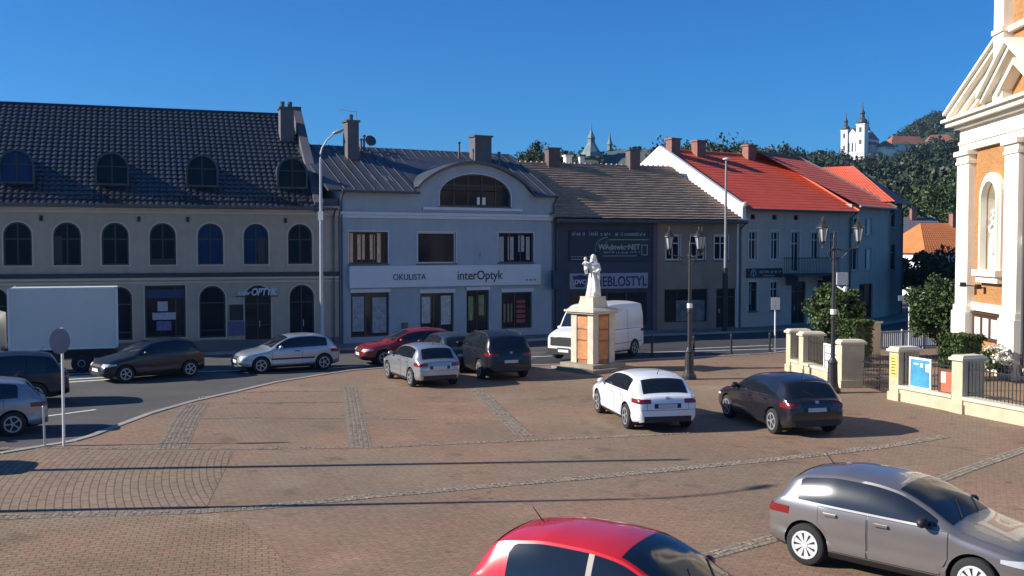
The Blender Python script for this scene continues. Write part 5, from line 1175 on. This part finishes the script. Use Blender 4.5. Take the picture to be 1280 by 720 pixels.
    if aerial:
        m_ = MB(); ar = sh.rr-.28; m_.tube([(X(ar),0,sh.top(ar)-.01),(X(ar+.16),0,sh.top(ar)+.17)], [.012,.005], 5); m_.build('aerial', M_black, root)
    if roof_bars:
        m_ = MB()
        for sg in (1,-1): y = sg*sh.sec((sh.rf+sh.rr)/2)[5]*.92; m_.tube([(X(x),y,sh.crown(x,y)+h_) for x,h_ in ((sh.rf+.25,0),(sh.rf+.35,.05),((sh.rf+sh.rr)/2,.055),(sh.rr-.35,.05),(sh.rr-.22,0))], .018, 6)
        m_.build('roof_rails', M_black, root)
    m_ = MB(); rx = (sh.rr+sh.tail)/2+.08
    if not cab_only: m_.tube([(X(sh.tail-.03),0,sh.top(sh.tail-.03)+.025),(X(rx-.05),.28,sh.crown(rx-.05,.28)+.02)], .007, 5); m_.build('rear_wiper', M_black, root)
    for y0 in (-.35,.25):
        m_ = MB(); m_.tube([(X(sh.cowl+.03),y0,sh.crown(sh.cowl+.03,y0)+.02),(X(sh.cowl+.28),y0+.38,sh.crown(sh.cowl+.28,y0+.38)+.02)], .009, 5)
        m_.build('wiper', M_black, root)
    return root
M_cglass = mat('car_glass', (.010,.013,.018), .10, .05, 1, spec=.8)
M_lamp = mat('headlamp_lens', (.55,.57,.6), .12, .1, 4, spec=.8)
M_tail = mat('tail_lamp_red', (.20,.010,.012), .2, .1, 3, spec=.7)
M_tyre = mat('tyre_rubber', (.02,.02,.021), .85, .15, 8)
M_rim = mat('alloy_rim', (.40,.41,.43), .4, .1, 4, metal=.5)
M_plate = mat('number_plate', (.55,.55,.53), .5, .1, 12)
M_cap = mat('silver_wheel_cover', (.62,.62,.62), .4, .05, 4)
def paint(name, c, metal=.0, rough=.28, coat=.8): return mat(name, c, rough, .05, 1.5, metal=metal, spec=.5, coat=coat)
def wheels_pos(pr, pf, side, W, wb, z=0.0, heading=None):
    a, c = G(*pr, z), G(*pf, z); h = (c-a).normalized() if heading is None else Vector((*heading,0)).normalized()
    left = Vector((-h.y,h.x,0)); return (a+c)/2-left*(W/2-.12)*(1 if side == 'L' else -1), h
HB = dict(L=3.97,W=1.70,H=1.46,wb=2.47,fo=.80,wr=.315)
ovr = Vector
# foreground
shp = Shape(**HB, cowl=1.10, rf=1.95, rr=3.50, tail=3.85, bpill=2.28, glass_end=3.42)
p, h = wheels_pos((1003.8,713),(1214,751),'R',1.70,2.47); h = Matrix.Rotation(math.radians(-9.5),3,'Z') @ h; p += Vector((.22,0,0))
car('hatchback_car', 'grey brown metallic hatchback with patterned wheel covers in the right foreground', 'car', p, h, shp, paint('taupe_metallic',(.25,.23,.228),.55,.3), rim='cap', mirror=M_black, glass=mat('glint_glass',(.010,.013,.018),.14,.05,1,spec=.8))
shp = Shape(**dict(HB,W=1.72,H=1.50), cowl=1.10, rf=1.95, rr=3.50, tail=3.85, bpill=2.25, glass_end=3.30)
pc = G(752,668,1.48); car('hatchback_car', 'bright red hatchback cut off by the bottom edge of the picture', 'car', Vector((pc.x+.42,pc.y,0)), Vector((.86,-.51,0)), shp, paint('bright_red',(.62,.018,.02),.0,.25), bpost=mat('beige_pillar',(.42,.36,.32),.5,.05))
# middle of the square
shp = Shape(L=4.35,W=1.80,H=1.465,wb=2.63,fo=.88,wr=.335,cowl=1.22,rf=2.1,rr=3.78,tail=4.2,belt=.96,bpill=2.5,glass_end=3.6)
p, h = wheels_pos((789,533.4),(747,517.3),'L',1.8,2.63,heading=(-.2,.98))
car('hatchback_car', 'white hatchback with dark rear window parked in the middle of the square', 'car', p, h, shp, paint('white_car_paint',(.80,.80,.80),0,.25))
shp = Shape(L=4.2,W=1.75,H=1.47,wb=2.58,fo=.85,wr=.325,cowl=1.18,rf=2.05,rr=3.66,tail=4.07,belt=.95,bpill=2.4,glass_end=3.5)
p, h = wheels_pos((974.5,544),(906,519.5),'L',1.75,2.58,heading=(-.245,.97))
car('hatchback_car', 'dark plum grey hatchback parked near the gateway with the lantern behind it', 'car', p, h, shp, paint('plum_grey',(.020,.018,.024),.2,.22))
# the row by the road
shp = Shape(**dict(HB,L=4.0,W=1.70,H=1.44), cowl=1.12, rf=1.95, rr=3.5, tail=3.87, bpill=2.3, glass_end=3.4)
p, h = wheels_pos((515,483.7),(487.8,471.9),'L',1.70,2.46,heading=(-.42,.91))
car('hatchback_car', 'silver hatchback seen from behind at the end of the parked row', 'car', p, h, shp, paint('silver',(.42,.43,.45),.6,.3))
shS = Shape(L=4.5,W=1.84,H=1.68,wb=2.65,fo=.9,wr=.36,cowl=1.2,rf=2.0,rr=4.05,tail=4.4,belt=1.08,nose=.9,bz=.26,wroof=.77,bpill=2.5,cpill=3.45,glass_end=3.98)
q = G(630,474.5); hd = Vector((-.36,.93,0)).normalized()
car('suv_car', 'tall black estate car seen from behind between the silver hatchback and the statue', 'car', q+hd*2.2+Vector((.25,-.3,0)), hd, shS, paint('black_paint',(.008,.010,.016),.0,.3,.35), roof_bars=True)
shp = Shape(L=4.2,W=1.75,H=1.47,wb=2.58,fo=.85,wr=.32,cowl=1.18,rf=2.05,rr=3.66,tail=4.07,belt=.95,bpill=2.4,glass_end=3.5)
q = G(581,468); car('hatchback_car', 'dark slate hatchback half hidden between the silver and the tall black car', 'car', q+hd*2.5+Vector((.1,0,0)), hd, shp, paint('slate_paint',(.05,.058,.075),.4,.28))
RD_ = Vector((-.92,-.39,0)).normalized()
q = G(449,456,-.07); shp = Shape(L=4.25,W=1.76,H=1.45,wb=2.6,fo=.88,wr=.32,cowl=1.22,rf=2.05,rr=3.7,tail=4.12,belt=.94,bpill=2.42,glass_end=3.5)
car('hatchback_car', 'red car on the road behind the silver hatchback, its shade put into the paint', 'car', q-RD_*2.1+Vector((-.05,.15,0)), RD_, shp, paint('shade_darkened_red',(.20,.008,.010),0,.25), z0=-.07)  # paint darkened to carry the shade of the houses
shg = Shape(L=4.0,W=1.735,H=1.44,wb=2.51,fo=.80,wr=.315,cowl=1.18,rf=1.94,rr=3.5,tail=3.88,belt=.91,bpill=2.42,glass_end=3.45,wroof=.75)
p, h = wheels_pos((399,462),(328,467),'L',1.735,2.51,-.07,heading=(-.87,-.49))
car('hatchback_car', 'pale silver blue older hatchback with black side mouldings driving past the arcade house', 'car', p, h, shg, paint('silver_blue',(.40,.45,.50),.5,.3), moulding=True, doors=1, z0=-.07)
shp = Shape(L=3.85,W=1.68,H=1.47,wb=2.42,fo=.78,wr=.31,cowl=1.12,rf=1.92,rr=3.36,tail=3.73,belt=.95,bpill=2.25,glass_end=3.2)
q = G(158,478,-.07); hd2 = Vector((-.74,-.67,0)).normalized(); lf = Vector((-hd2.y,hd2.x,0))
car('hatchback_car', 'black hatchback with a white front plate right of the box truck', 'car', q-hd2*1.1-lf*.72, hd2, shp, paint('black_paint',(.008,.010,.016)), z0=-.07)
shp = Shape(L=4.6,W=1.85,H=1.62,wb=2.7,fo=.92,wr=.35,cowl=1.25,rf=2.05,rr=4.05,tail=4.46,belt=1.02,nose=.82,bz=.24,wroof=.76,bpill=2.55,cpill=3.4,glass_end=3.95)
q = G(74,505,-.07); hd3 = Vector((-.90,-.43,0)).normalized(); lf = Vector((-hd3.y,hd3.x,0))
car('suv_car', 'dark navy car at the left edge in front of the box truck', 'car', q+hd3*2.0-lf*.8, hd3, shp, paint('navy_paint',(.007,.010,.020),.0,.3,.35), z0=-.07)
shp = Shape(**dict(HB,L=4.1,W=1.74,H=1.46), cowl=1.12, rf=1.98, rr=3.58, tail=3.97, bpill=2.35, glass_end=3.4)
q = G(43,543,-.07); lf = Vector((-hd3.y,hd3.x,0))
car('hatchback_car', 'silver grey car cut off by the left edge, next to the round sign', 'car', q+hd3*1.72-lf*.74, hd3, shp, paint('steel_blue_silver',(.30,.32,.35),.5,.3), z0=-.07)
shp = Shape(**dict(HB,L=4.1,W=1.74,H=1.46), cowl=1.12, rf=1.98, rr=3.5, tail=3.86, bpill=2.35, glass_end=3.4)
car('hatchback_car', 'grey hatchback standing beyond the left edge, only its shadow reaches the square', 'car', Vector((-14.3,21.9,0)), Vector((-.98,-.2,0)), shp, paint('silver',(.42,.43,.45)))
# delivery van
shv = Shape(L=5.0,W=2.02,H=2.38,wb=3.1,fo=.92,wr=.35,belt=1.25,cowl=.88,rf=1.62,rr=4.7,tail=4.9,wroof=.88,bz=.26,bpill=1.95,
            prof=[(0,.72),(.03,.90),(.10,1.05),(.3,1.18),(.65,1.30),(.88,1.37),(1.25,1.84),(1.62,2.2),(2.0,2.34),(2.6,2.38),(4.3,2.38),(4.75,2.34),(4.9,2.22),(4.97,1.9),(5.0,1.0)])
vp = G(713,456); hv = Vector((-.62,-.785,0)).normalized(); lf = Vector((-hv.y,hv.x,0))
van = car('delivery_van', 'white panel van parked behind the statue pedestal', 'van', vp-hv*2.5-lf*1.0+Vector((.55,.45,0)), hv, shv, paint('white_van_paint',(.70,.70,.70),0,.35,.4), cab_only=True, doors=1, aerial=False)
mb = MB(); mb.box(2.44,2.52,-.66,.66,.66,1.0); mb.box(2.42,2.515,-.82,.82,.30,.54); mb.build('front_grille', M_black, van)
for sg in (1,-1):                                   # sliding door rail and panel seams of the van
    mb = MB()
    for x0, x1, z in ((-2.2,.3,1.22),(-2.2,.3,.62)):
        mb.grid([[(x0+(x1-x0)*i/10, sg*(shv.side(2.5-(x0+(x1-x0)*i/10), z+k*.02)+.006), z+k*.02) for k in (0,1)] for i in range(11)])
    for x in (.3,-.95):
        mb.grid([[(x+k*.02, sg*(shv.side(2.5-x, .45+1.6*i/12)+.006), .45+1.6*i/12) for k in (0,1)] for i in range(13)])
    mb.build('panel_seam', M_black, van)
# box truck
tp = Vector((-19.0, 38.7, -.07)); tr = thing('box_truck', 'white box truck parked in front of the arcade house', 'truck', tuple(tp), math.atan2(.34,.94))
M_box = mat('truck_box_white', (.66,.62,.55), .5, .05, .8)
mb = MB(); mb.box(.2,4.0,0,2.2,.98,3.28); bx = mb.build('cargo_box', M_box, tr)
mb = MB()
for x0,x1,y0,y1,z0,z1 in ((.17,4.03,-.03,.05,3.24,3.31),(.17,4.03,-.03,.05,.95,1.03),(.17,.25,-.03,.05,.95,3.31),(3.95,4.03,-.03,.05,.95,3.31),(.17,.25,2.15,2.23,.95,3.31)): mb.box(x0,x1,y0,y1,z0,z1)
mb.build('box_edging', M_wht, bx)
mb = MB(); mb.box(-1.9,3.9,.5,.75,.55,.9); mb.box(-1.9,3.9,1.45,1.7,.55,.9); mb.box(.4,2.0,.05,.12,.45,.85); mb.build('chassis', M_black, tr)
mb = MB(); pr = [(-2.2,.45),(-.1,.45),(-.1,2.3),(-.5,2.42),(-1.2,2.4),(-1.95,1.55),(-2.2,1.35)]; mb.prism_xz(pr,.12,2.08); cb = mb.build('cab', paint('white_van_paint',(.7,.7,.7)), tr)
mb = MB(); mb.prism_xz([(-1.75,1.45),(-.5,1.45),(-.5,2.15),(-1.15,2.15)],.105,.118); mb.prism_xz([(-1.75,1.45),(-.5,1.45),(-.5,2.15),(-1.15,2.15)],2.082,2.095); mb.build('side_window', M_cglass, cb)
mb = MB(); mb.add([(-1.97,.25,1.6),(-1.97,1.95,1.6),(-1.27,1.9,2.36),(-1.27,.3,2.36)],[(0,1,2,3)]); mb.build('windscreen', M_cglass, cb)
for x in (-1.35,2.7):
    for y in (.25,1.95):
        T = MB(); r = .38; T.lathe([(.6*r,-.13),(.95*r,-.13),(r,-.08),(r,.08),(.95*r,.13),(.6*r,.13)],26,(0,0,0),'y'); wh = T.build('wheel', M_tyre, tr, True, (x,y,r)); K = MB(); K.lathe([(.58*r,-.1),(.3*r,-.14),(.3*r,.14),(.58*r,.1)],20,(0,0,0),'y'); K.build('rim', M_steel, wh)
for y in (.4,1.8):
    mb = MB(); mb.box(-2.23,-2.19,y-.15,y+.15,.75,.95); mb.build('headlight', M_lamp, tr)
for y in (.15,1.9):
    mb = MB(); mb.box(3.9,4.0,y,y+.25,.7,.85); mb.build('taillight', M_tail, tr)
# a far car in the side street
q = G(1127,386); shp = Shape(**HB)
car('hatchback_car', 'small white car far down the side street by the church', 'car', Vector((q.x+1.0,q.y+6,0)), Vector((.2,1,0)).normalized(), shp, paint('white_car_paint',(.8,.8,.8)))

# ------------------------------------------------------------------ trees, hedges, hill
def leaf_mat(name, c, var=.45):
    m = mat(name, c, .55, .18, .6, island=var, spec=.3); return m
ML1 = leaf_mat('maple_leaf', (.058,.09,.026)); ML2 = leaf_mat('dark_leaf', (.035,.060,.022)); ML3 = leaf_mat('hedge_leaf', (.05,.085,.022)); ML4 = leaf_mat('hill_leaf', (.034,.050,.024), .35); ML5 = leaf_mat('olive_leaf', (.07,.09,.03))
M_bark = mat('bark', (.09,.07,.05), .95, .25, 6)
def leaves(name, C, size, m, parent, rng, flat=.0, mats=None, midx=None):
    n = len(C); a = rng.normal(size=(n,3)); a[:,2] *= (1-flat); a /= np.linalg.norm(a,axis=1)[:,None]; t = rng.normal(size=(n,3)); c = np.cross(a,t); c /= np.linalg.norm(c,axis=1)[:,None]
    s = size*rng.uniform(.55,1.3,size=(n,1)); a = a*s; c = c*s*rng.uniform(.5,.8,size=(n,1))
    V = np.empty((n,4,3)); V[:,0] = C-a; V[:,1] = C+c; V[:,2] = C+a; V[:,3] = C-c
    me = bpy.data.meshes.new(name); me.vertices.add(4*n); me.vertices.foreach_set('co', V.ravel()); me.loops.add(4*n); me.loops.foreach_set('vertex_index', np.arange(4*n,dtype=np.int32)); me.polygons.add(n); me.polygons.foreach_set('loop_start', np.arange(0,4*n,4,dtype=np.int32))
    for q in (mats or [m]): me.materials.append(q)
    if midx is not None: me.polygons.foreach_set('material_index', midx.astype(np.int32))
    me.update(); me.validate(); o = bpy.data.objects.new(name, me); return link(o, parent)
def crown_pts(rng, n, r, k=26, spread=.32, shell=.55):
    d = rng.normal(size=(k,3)); d /= np.linalg.norm(d,axis=1)[:,None]; cc = d*(shell+(1-shell)*rng.random((k,1)))*.82*np.array(r); sz = rng.uniform(.6,1.3,size=k)
    i = rng.integers(0,k,n); g = rng.normal(size=(n,3)); g /= np.linalg.norm(g,axis=1)[:,None]; g *= (rng.random((n,1))**.45); return cc[i]+g*spread*sz[i][:,None]*np.array(r)
def tree(label, p, H, cr, cz, nleaf, leaf, m, seed, cat='tree', name='tree', group=None, trunk_r=.12, k=26, spread=.32):
    rng = np.random.default_rng(seed); rr = random.Random(seed); root = thing(name, label, cat, (p.x,p.y,p.z-.05), 0, group)
    mb = MB(); cz_ = cz; mb.tube([(0,0,0),(rr.uniform(-.05,.05)*H*.2,0,cz*.5),(0,.03,cz)], [trunk_r,trunk_r*.75,trunk_r*.5], 8)
    for i in range(6):
        a = rr.uniform(0,6.28); mb.tube([(0,0,cz*rr.uniform(.45,.8)),(cr[0]*.35*math.cos(a),cr[1]*.35*math.sin(a),cz),(cr[0]*.75*math.cos(a),cr[1]*.75*math.sin(a),cz+cr[2]*rr.uniform(0,.6))], [trunk_r*.5,trunk_r*.3,trunk_r*.1], 6)
    mb.build('trunk', M_bark, root)
    C = crown_pts(rng, nleaf, cr, k, spread)+np.array([0,0,cz]); leaves('crown', C, leaf, m, root, rng); return root
t1 = G(1046,449); tree('round leafy tree behind the left fence and the lantern post', t1, 4.2, (1.5,1.5,1.5), 1.95, 9500, .085, ML1, 11, k=60, spread=.27)
t2 = G(1172,444); tree('round leafy tree against the left edge of the church', t2+Vector((.45,1,0)), 4.4, (1.55,1.55,1.65), 2.05, 10500, .085, ML1, 12, k=60, spread=.27)
def hedge(label, p, wx, wy, h, rz, n, seed):
    rng = np.random.default_rng(seed); r = thing('hedge', label, 'hedge', (p.x,p.y,-.02), rz)
    U = rng.random((n,3)); f = rng.integers(0,4,n); U[f == 0,1] = rng.random((f == 0).sum())*.06; U[f == 1,0] = rng.random((f == 1).sum())*.06; U[f == 2,2] = 1-rng.random((f == 2).sum())*.06
    C = (U-np.array([.5,.5,0]))*np.array([wx,wy,h])+rng.normal(size=(n,3))*.025; leaves('foliage', C, .06, ML3, r, rng); mb = MB(); mb.box(-wx/2+.1,wx/2-.1,-wy/2+.1,wy/2-.1,.08,h-.1); mb.build('inner_growth', ML2, r)
    mb = MB(); [mb.tube([(x,0,0),(x,0,h*.7)], .03, 5) for x in (-wx*.3,0,wx*.3)]; mb.build('stems', M_bark, r)
h1 = G(1064,462); hedge('clipped square hedge between the fence and the lone gate post', h1+Vector((.55,1.2,0)), 1.15, .9, 1.85, frz, 9500, 21)
h2 = G(1204,478); hedge('clipped hedge beside the church wall behind the notice boards', h2+Vector((.35,.9,0)), 1.1, 1.1, 1.62, frz, 11000, 22)
fl0 = at_ch(6.5, -1.25, .05)
fb = thing('flower_bush', 'bush of white flowers in front of the church pilaster', 'plant', tuple(fl0)); rng = np.random.default_rng(5)
leaves('foliage', crown_pts(rng,900,(.75,.75,.55),14)+np.array([0,0,.75]), .08, ML3, fb, rng); leaves('blossoms', crown_pts(rng,420,(.8,.8,.6),16,.3,.8)+np.array([0,0,.85]), .065, mat('white_petal',(.7,.68,.6),.7,.1,island=.25), fb, rng)
mb = MB(); mb.tube([(0,0,0),(0,0,.8)], .03, 5); mb.build('stems', M_bark, fb)
# trees between the houses and the church
for i, (px, Y, H, r, m, lab) in enumerate(((1146,78,5.2,2.6,ML2,'dark bush tree below the grey roof beyond the side street'),(1186,70,5.0,2.6,ML2,'dark bush tree below the orange roof beside the church'),(1165,150,17,4.6,ML1,'bright green tall tree above the orange roof'),(1194,170,18,5.5,ML5,'olive green tall tree just left of the church cornice'),(1135,180,16,5.0,ML2,'dark tall tree behind the hipped red roof'))):
    p = P(px,300,Y); tree(lab, Vector((p.x,Y,0)), H, (r,r,H*.36), H*.6, 2600, .034*r+.09, m, 40+i, trunk_r=.2)
for i, (px, ytop, Y, r, lab) in enumerate(((836,172,150,4.2,'leftmost dark tree top behind the red roof chimneys'),(868,169,160,5.0,'round dark tree top between the first and second red chimneys'),(904,172,155,5.4,'broad dark tree top just left of the third red chimney'),(925,176,170,4.6,'dark tree top at the third red chimney'),(885,174,175,5.0,'dark tree top behind the second red chimney'),(672,180,140,2.2,'slim lone tree standing above the brown roof ridge'),(700,184,150,3.2,'low spreading tree top beside the dark brick chimney'),(655,190,150,3.0,'small bushy tree top left of the slim tree'))):
    Z = CAM_H+(HZ-ytop)*Y/F_PX; p = P(px,300,Y); tree(lab, Vector((p.x,Y,0)), Z, (r,r,min(Z*.4,r*1.25) if px != 672 else 3.2), Z-min(Z*.4,r*1.25), 3200, .035*r+.08, ML2, 60+i, trunk_r=.3, k=30, spread=.34)
# hills
sk = [(-200,296),(0,286),(250,272),(450,240),(560,212),(640,202),(700,196),(760,194),(820,190),(930,186),(1000,190),(1060,195),(1090,189),(1112,175),(1140,155),(1165,141),(1185,139),(1210,145),(1260,158),(1340,172),(1450,205),(1600,250),(1900,290)]
skf = pchip([q[0] for q in sk],[q[1] for q in sk]); ycf = pchip([-200,640,1040,1095,1135,1180,1900],[420,420,560,700,900,950,950])
def hill_z(a, y):
    px = 640+a*F_PX; Yc = ycf(px); Zc = max(.5, CAM_H+(HZ-skf(px))*Yc/F_PX-9.5); t = (y-115)/(Yc-115)
    if t <= 0: return -.2
    return Zc*t**1.25 if t < 1 else Zc*max(-.02,1-.55*(t-1)**1.5*2)
rows = []
ys = [112,125,140,160,185,215,250,290,335,385,440,500,560,620,690,760,840,930,1040,1200,1450]
an = np.linspace(-.70,1.05,130)
for y in ys: rows.append([(a*y,y,hill_z(a,y)) for a in an])
mb = MB(); mb.grid(rows); hl = mb.build('hill', M_hill, smooth=True); hl['kind'] = 'structure'
rng = np.random.default_rng(77); Cs, Sz, Mi = [], [], []
chx, chy = P(1080,200,600).x, 600.0
nt_ = 0
while nt_ < 2900:
    px = rng.uniform(380,1300); crest = nt_ > 2300
    if crest: px = rng.uniform(1095,1225) if rng.random() < .6 else rng.uniform(640,1100)
    a = (px-640)/F_PX; Yc = ycf(px); y = Yc*rng.uniform(.84,1.03) if crest else 165*(Yc*1.02/165)**(rng.random()**.8); x = a*y
    if abs(x-chx) < 17 and 560 < y < 640: continue
    if 1096 < px < 1196 and 585 < y < 665: continue
    z = hill_z(a,y); Ht = rng.uniform(8,14); r = rng.uniform(3.0,5.2)
    if y < 230: Ht *= .6; r *= .7
    n = 170 if y < 420 else 130
    if px < 640: n = 40
    if crest: n = 90
    c = crown_pts(rng, n, (r,r,Ht*.42), 9, .42)+np.array([x,y,z+Ht*.55]); Cs.append(c); Sz.append(np.full(n, r*.2)); Mi.append(np.full(n, rng.choice([0,0,0,1,1,2,3]))); nt_ += 1
C = np.concatenate(Cs); Sz = np.concatenate(Sz)[:,None]; Mi = np.concatenate(Mi)
fo_ = leaves('forest', C, Sz, None, None, rng, mats=[ML4, leaf_mat('forest_dark',(.024,.038,.020),.35), leaf_mat('forest_mid',(.042,.058,.026),.35), leaf_mat('forest_olive',(.05,.055,.027),.35)], midx=Mi)
fo_['kind'] = 'stuff'; fo_['label'] = 'dense mixed forest covering the hillside'
# pilgrimage church on the hill
hz0 = CAM_H+(HZ-193)*600/F_PX-1.5
pc = thing('hill_church', 'white twin towered church with dark onion spires on the wooded hill', 'church', (P(1060,200,600).x,606,hz0), math.radians(-45))
M_far = mat('far_white_wall', (.78,.75,.72), .9, .05, .2); M_spire = mat('dark_spire', (.045,.06,.07), .6, .15, .3); M_farroof = mat('far_mauve_roof', (.22,.15,.15), .8, .12, .1)
def tower(parent, x, y, wd, h, zs):
    mb = MB(); mb.box(x,x+wd,y,y+wd,-6,h); mb.box(x-.3,x+wd+.3,y-.3,y+wd+.3,h,h+.6); t = mb.build('tower', M_far, parent)
    mb = MB(); c = (x+wd/2,y+wd/2,h+.6); k = wd/2
    mb.lathe([(k*1.05,0),(k*1.15,zs*.08),(k*.95,zs*.2),(k*.5,zs*.28),(k*.45,zs*.44),(k*.62,zs*.5),(k*.3,zs*.62),(k*.14,zs*.75),(.12,zs)], 10, c); mb.build('spire', M_spire, t)
    mb = MB(); mb.box(x+wd*.35,x+wd*.65,y-.06,y-.01,h-4.2,h-1.4); mb.box(x+wd*.35,x+wd*.65,y-.06,y-.01,h-11,h-8.5); mb.build('belfry_window', M_spire, t)
mb = MB(); mb.prism_xz([(0,-8),(9.2,-8),(9.2,11),(4.6,16.2),(0,11)], 0, 24); mb.build('nave', M_far, pc)
mb = MB(); mb.add([(-.4,-.3,10.9),(4.6,-.3,16.6),(9.6,-.3,10.9),(-.4,24.3,10.9),(4.6,24.3,16.6),(9.6,24.3,10.9)],[(0,1,4,3),(1,2,5,4)]); mb.build('roof', M_farroof, pc)
for k in range(3): mb = MB(); mb.box(2+k*2.2,2.9+k*2.2,-.08,-.01,3,8); mb.build('window', M_spire, pc)
mb = MB(); mb.box(9.21,14,6,22,-8,7); mb.build('aisle', mat('far_pinkish_wall',(.62,.52,.50),.9,.06,.2), pc)
mb = MB(); mb.add([(9.22,5.8,9.6),(14.3,5.8,7.01),(14.3,22.2,7.01),(9.22,22.2,9.6)],[(0,1,2,3)]); mb.build('roof', M_farroof, pc)
tower(pc, -2.2, -.8, 4.2, 15.2, 10.0); tower(pc, 7.3, -.8, 5.0, 18.0, 12.5); tower(pc, 3.6, 17.5, 2.4, 15.6, 9.5)
def far_house(name, label, cat, px, py, Y, W, D, EZ, RZ, rz, wall, roof):
    z = CAM_H+(HZ-py)*Y/F_PX; p = P(px,py,Y); r = thing(name, label, cat, (p.x,Y,z), rz); mb = MB(); mb.box(-W/2,W/2,0,D,-9,EZ); mb.build('wall', wall, r)
    mb = MB(); h = D*.35; mb.add([(-W/2-.5,-.5,EZ+.02),(W/2+.5,-.5,EZ+.02),(W/2-h,D/2,RZ),(-W/2+h,D/2,RZ),(W/2+.5,D+.5,EZ+.02),(-W/2-.5,D+.5,EZ+.02)],[(0,1,2,3),(1,4,2),(4,5,3,2),(5,0,3)]); mb.build('roof', roof, r)
    for i in range(4): mb = MB(); x = -W*.36+i*W*.24; mb.box(x-.6,x+.6,-.05,-.005,EZ*.35,EZ*.75); mb.build('window', M_spire, r)
    return r
M_fr = mat('far_rust_roof', (.30,.12,.075), .85, .2, .15)
far_house('monastery_wing', 'long rust roofed monastery wing right of the hill church, nearer one', 'building', 1138, 186, 610, 24, 10, 2.4, 7.6, math.radians(12), M_far, M_fr)
far_house('monastery_wing', 'rust roofed monastery wing further right on the hill', 'building', 1177, 181, 640, 17, 10, 1.2, 6.4, math.radians(-8), mat('far_pinkish_wall',(.62,.52,.5)), M_fr)
far_house('monastery_wing', 'small rust roofed gatehouse just below the hill church', 'building', 1113, 188, 600, 8, 8, 1.8, 5.4, math.radians(25), M_far, M_fr)
# tower and long roofed building behind the brown roof
bx_ = P(738,200,210); tw = thing('old_town_hall', 'greenish long roofed building with a turreted corner tower behind the brown roof', 'building', (bx_.x,210,0), math.radians(-10))
M_og = mat('old_green_wall', (.16,.17,.13), .9, .2, .3); M_or = mat('old_green_roof', (.10,.12,.12), .7, .2, .2)
mb = MB(); mb.box(-1.6,1.6,0,3.2,0,22.6); mb.box(-1.8,1.8,-.2,3.4,22.61,22.9); t = mb.build('tower', M_og, tw)
mb = MB(); mb.lathe([(2.2,0),(1.9,.9),(1.1,2.2),(.75,2.9),(.7,3.6),(.85,3.75),(.45,4.6),(.15,5.4),(.04,7.0)], 8, (0,1.6,22.91)); mb.build('spire', mat('verdigris', (.16,.22,.22), .6, .2, .5), t)
mb = MB(); mb.box(2.0,13.5,.5,9,0,20.5); mb.build('wall', M_og, tw)
mb = MB(); mb.add([(1.8,.2,20.51),(13.8,.2,20.51),(13.2,4.7,24.6),(3.4,4.7,24.6),(13.8,9.3,20.51),(1.8,9.3,20.51)],[(0,1,2,3),(1,4,2),(4,5,3,2),(5,0,3)]); mb.build('roof', M_or, tw)
mb = MB(); mb.lathe([(.5,0),(.5,1.0),(.7,1.1),(.3,2.0),(.05,3.6)], 8, (3.5,4.7,24.5)); mb.build('turret', mat('verdigris', (.16,.22,.22)), tw)
for k in range(4): mb = MB(); mb.box(3+k*2.6,4.1+k*2.6,.42,.49,17.2,19.4); mb.build('window', M_spire, tw)

# ------------------------------------------------------------------ haze
def haze(d):
    m = bpy.data.materials.new('air_haze'); m.use_nodes = True; n = m.node_tree.nodes; n.remove(n['Principled BSDF'])
    v = n.new('ShaderNodeVolumePrincipled'); v.inputs['Color'].default_value = (.42,.68,1.0,1); v.inputs['Density'].default_value = d; v.inputs['Anisotropy'].default_value = .2
    m.node_tree.links.new(v.outputs[0], n['Material Output'].inputs['Volume'])
    mb = MB(); mb.box(-1600,1600,-400,3100,-2,260); o = mb.build('haze', m); o['kind'] = 'stuff'; o['label'] = 'thin summer haze in the air'
if HAZE: haze(HAZE)
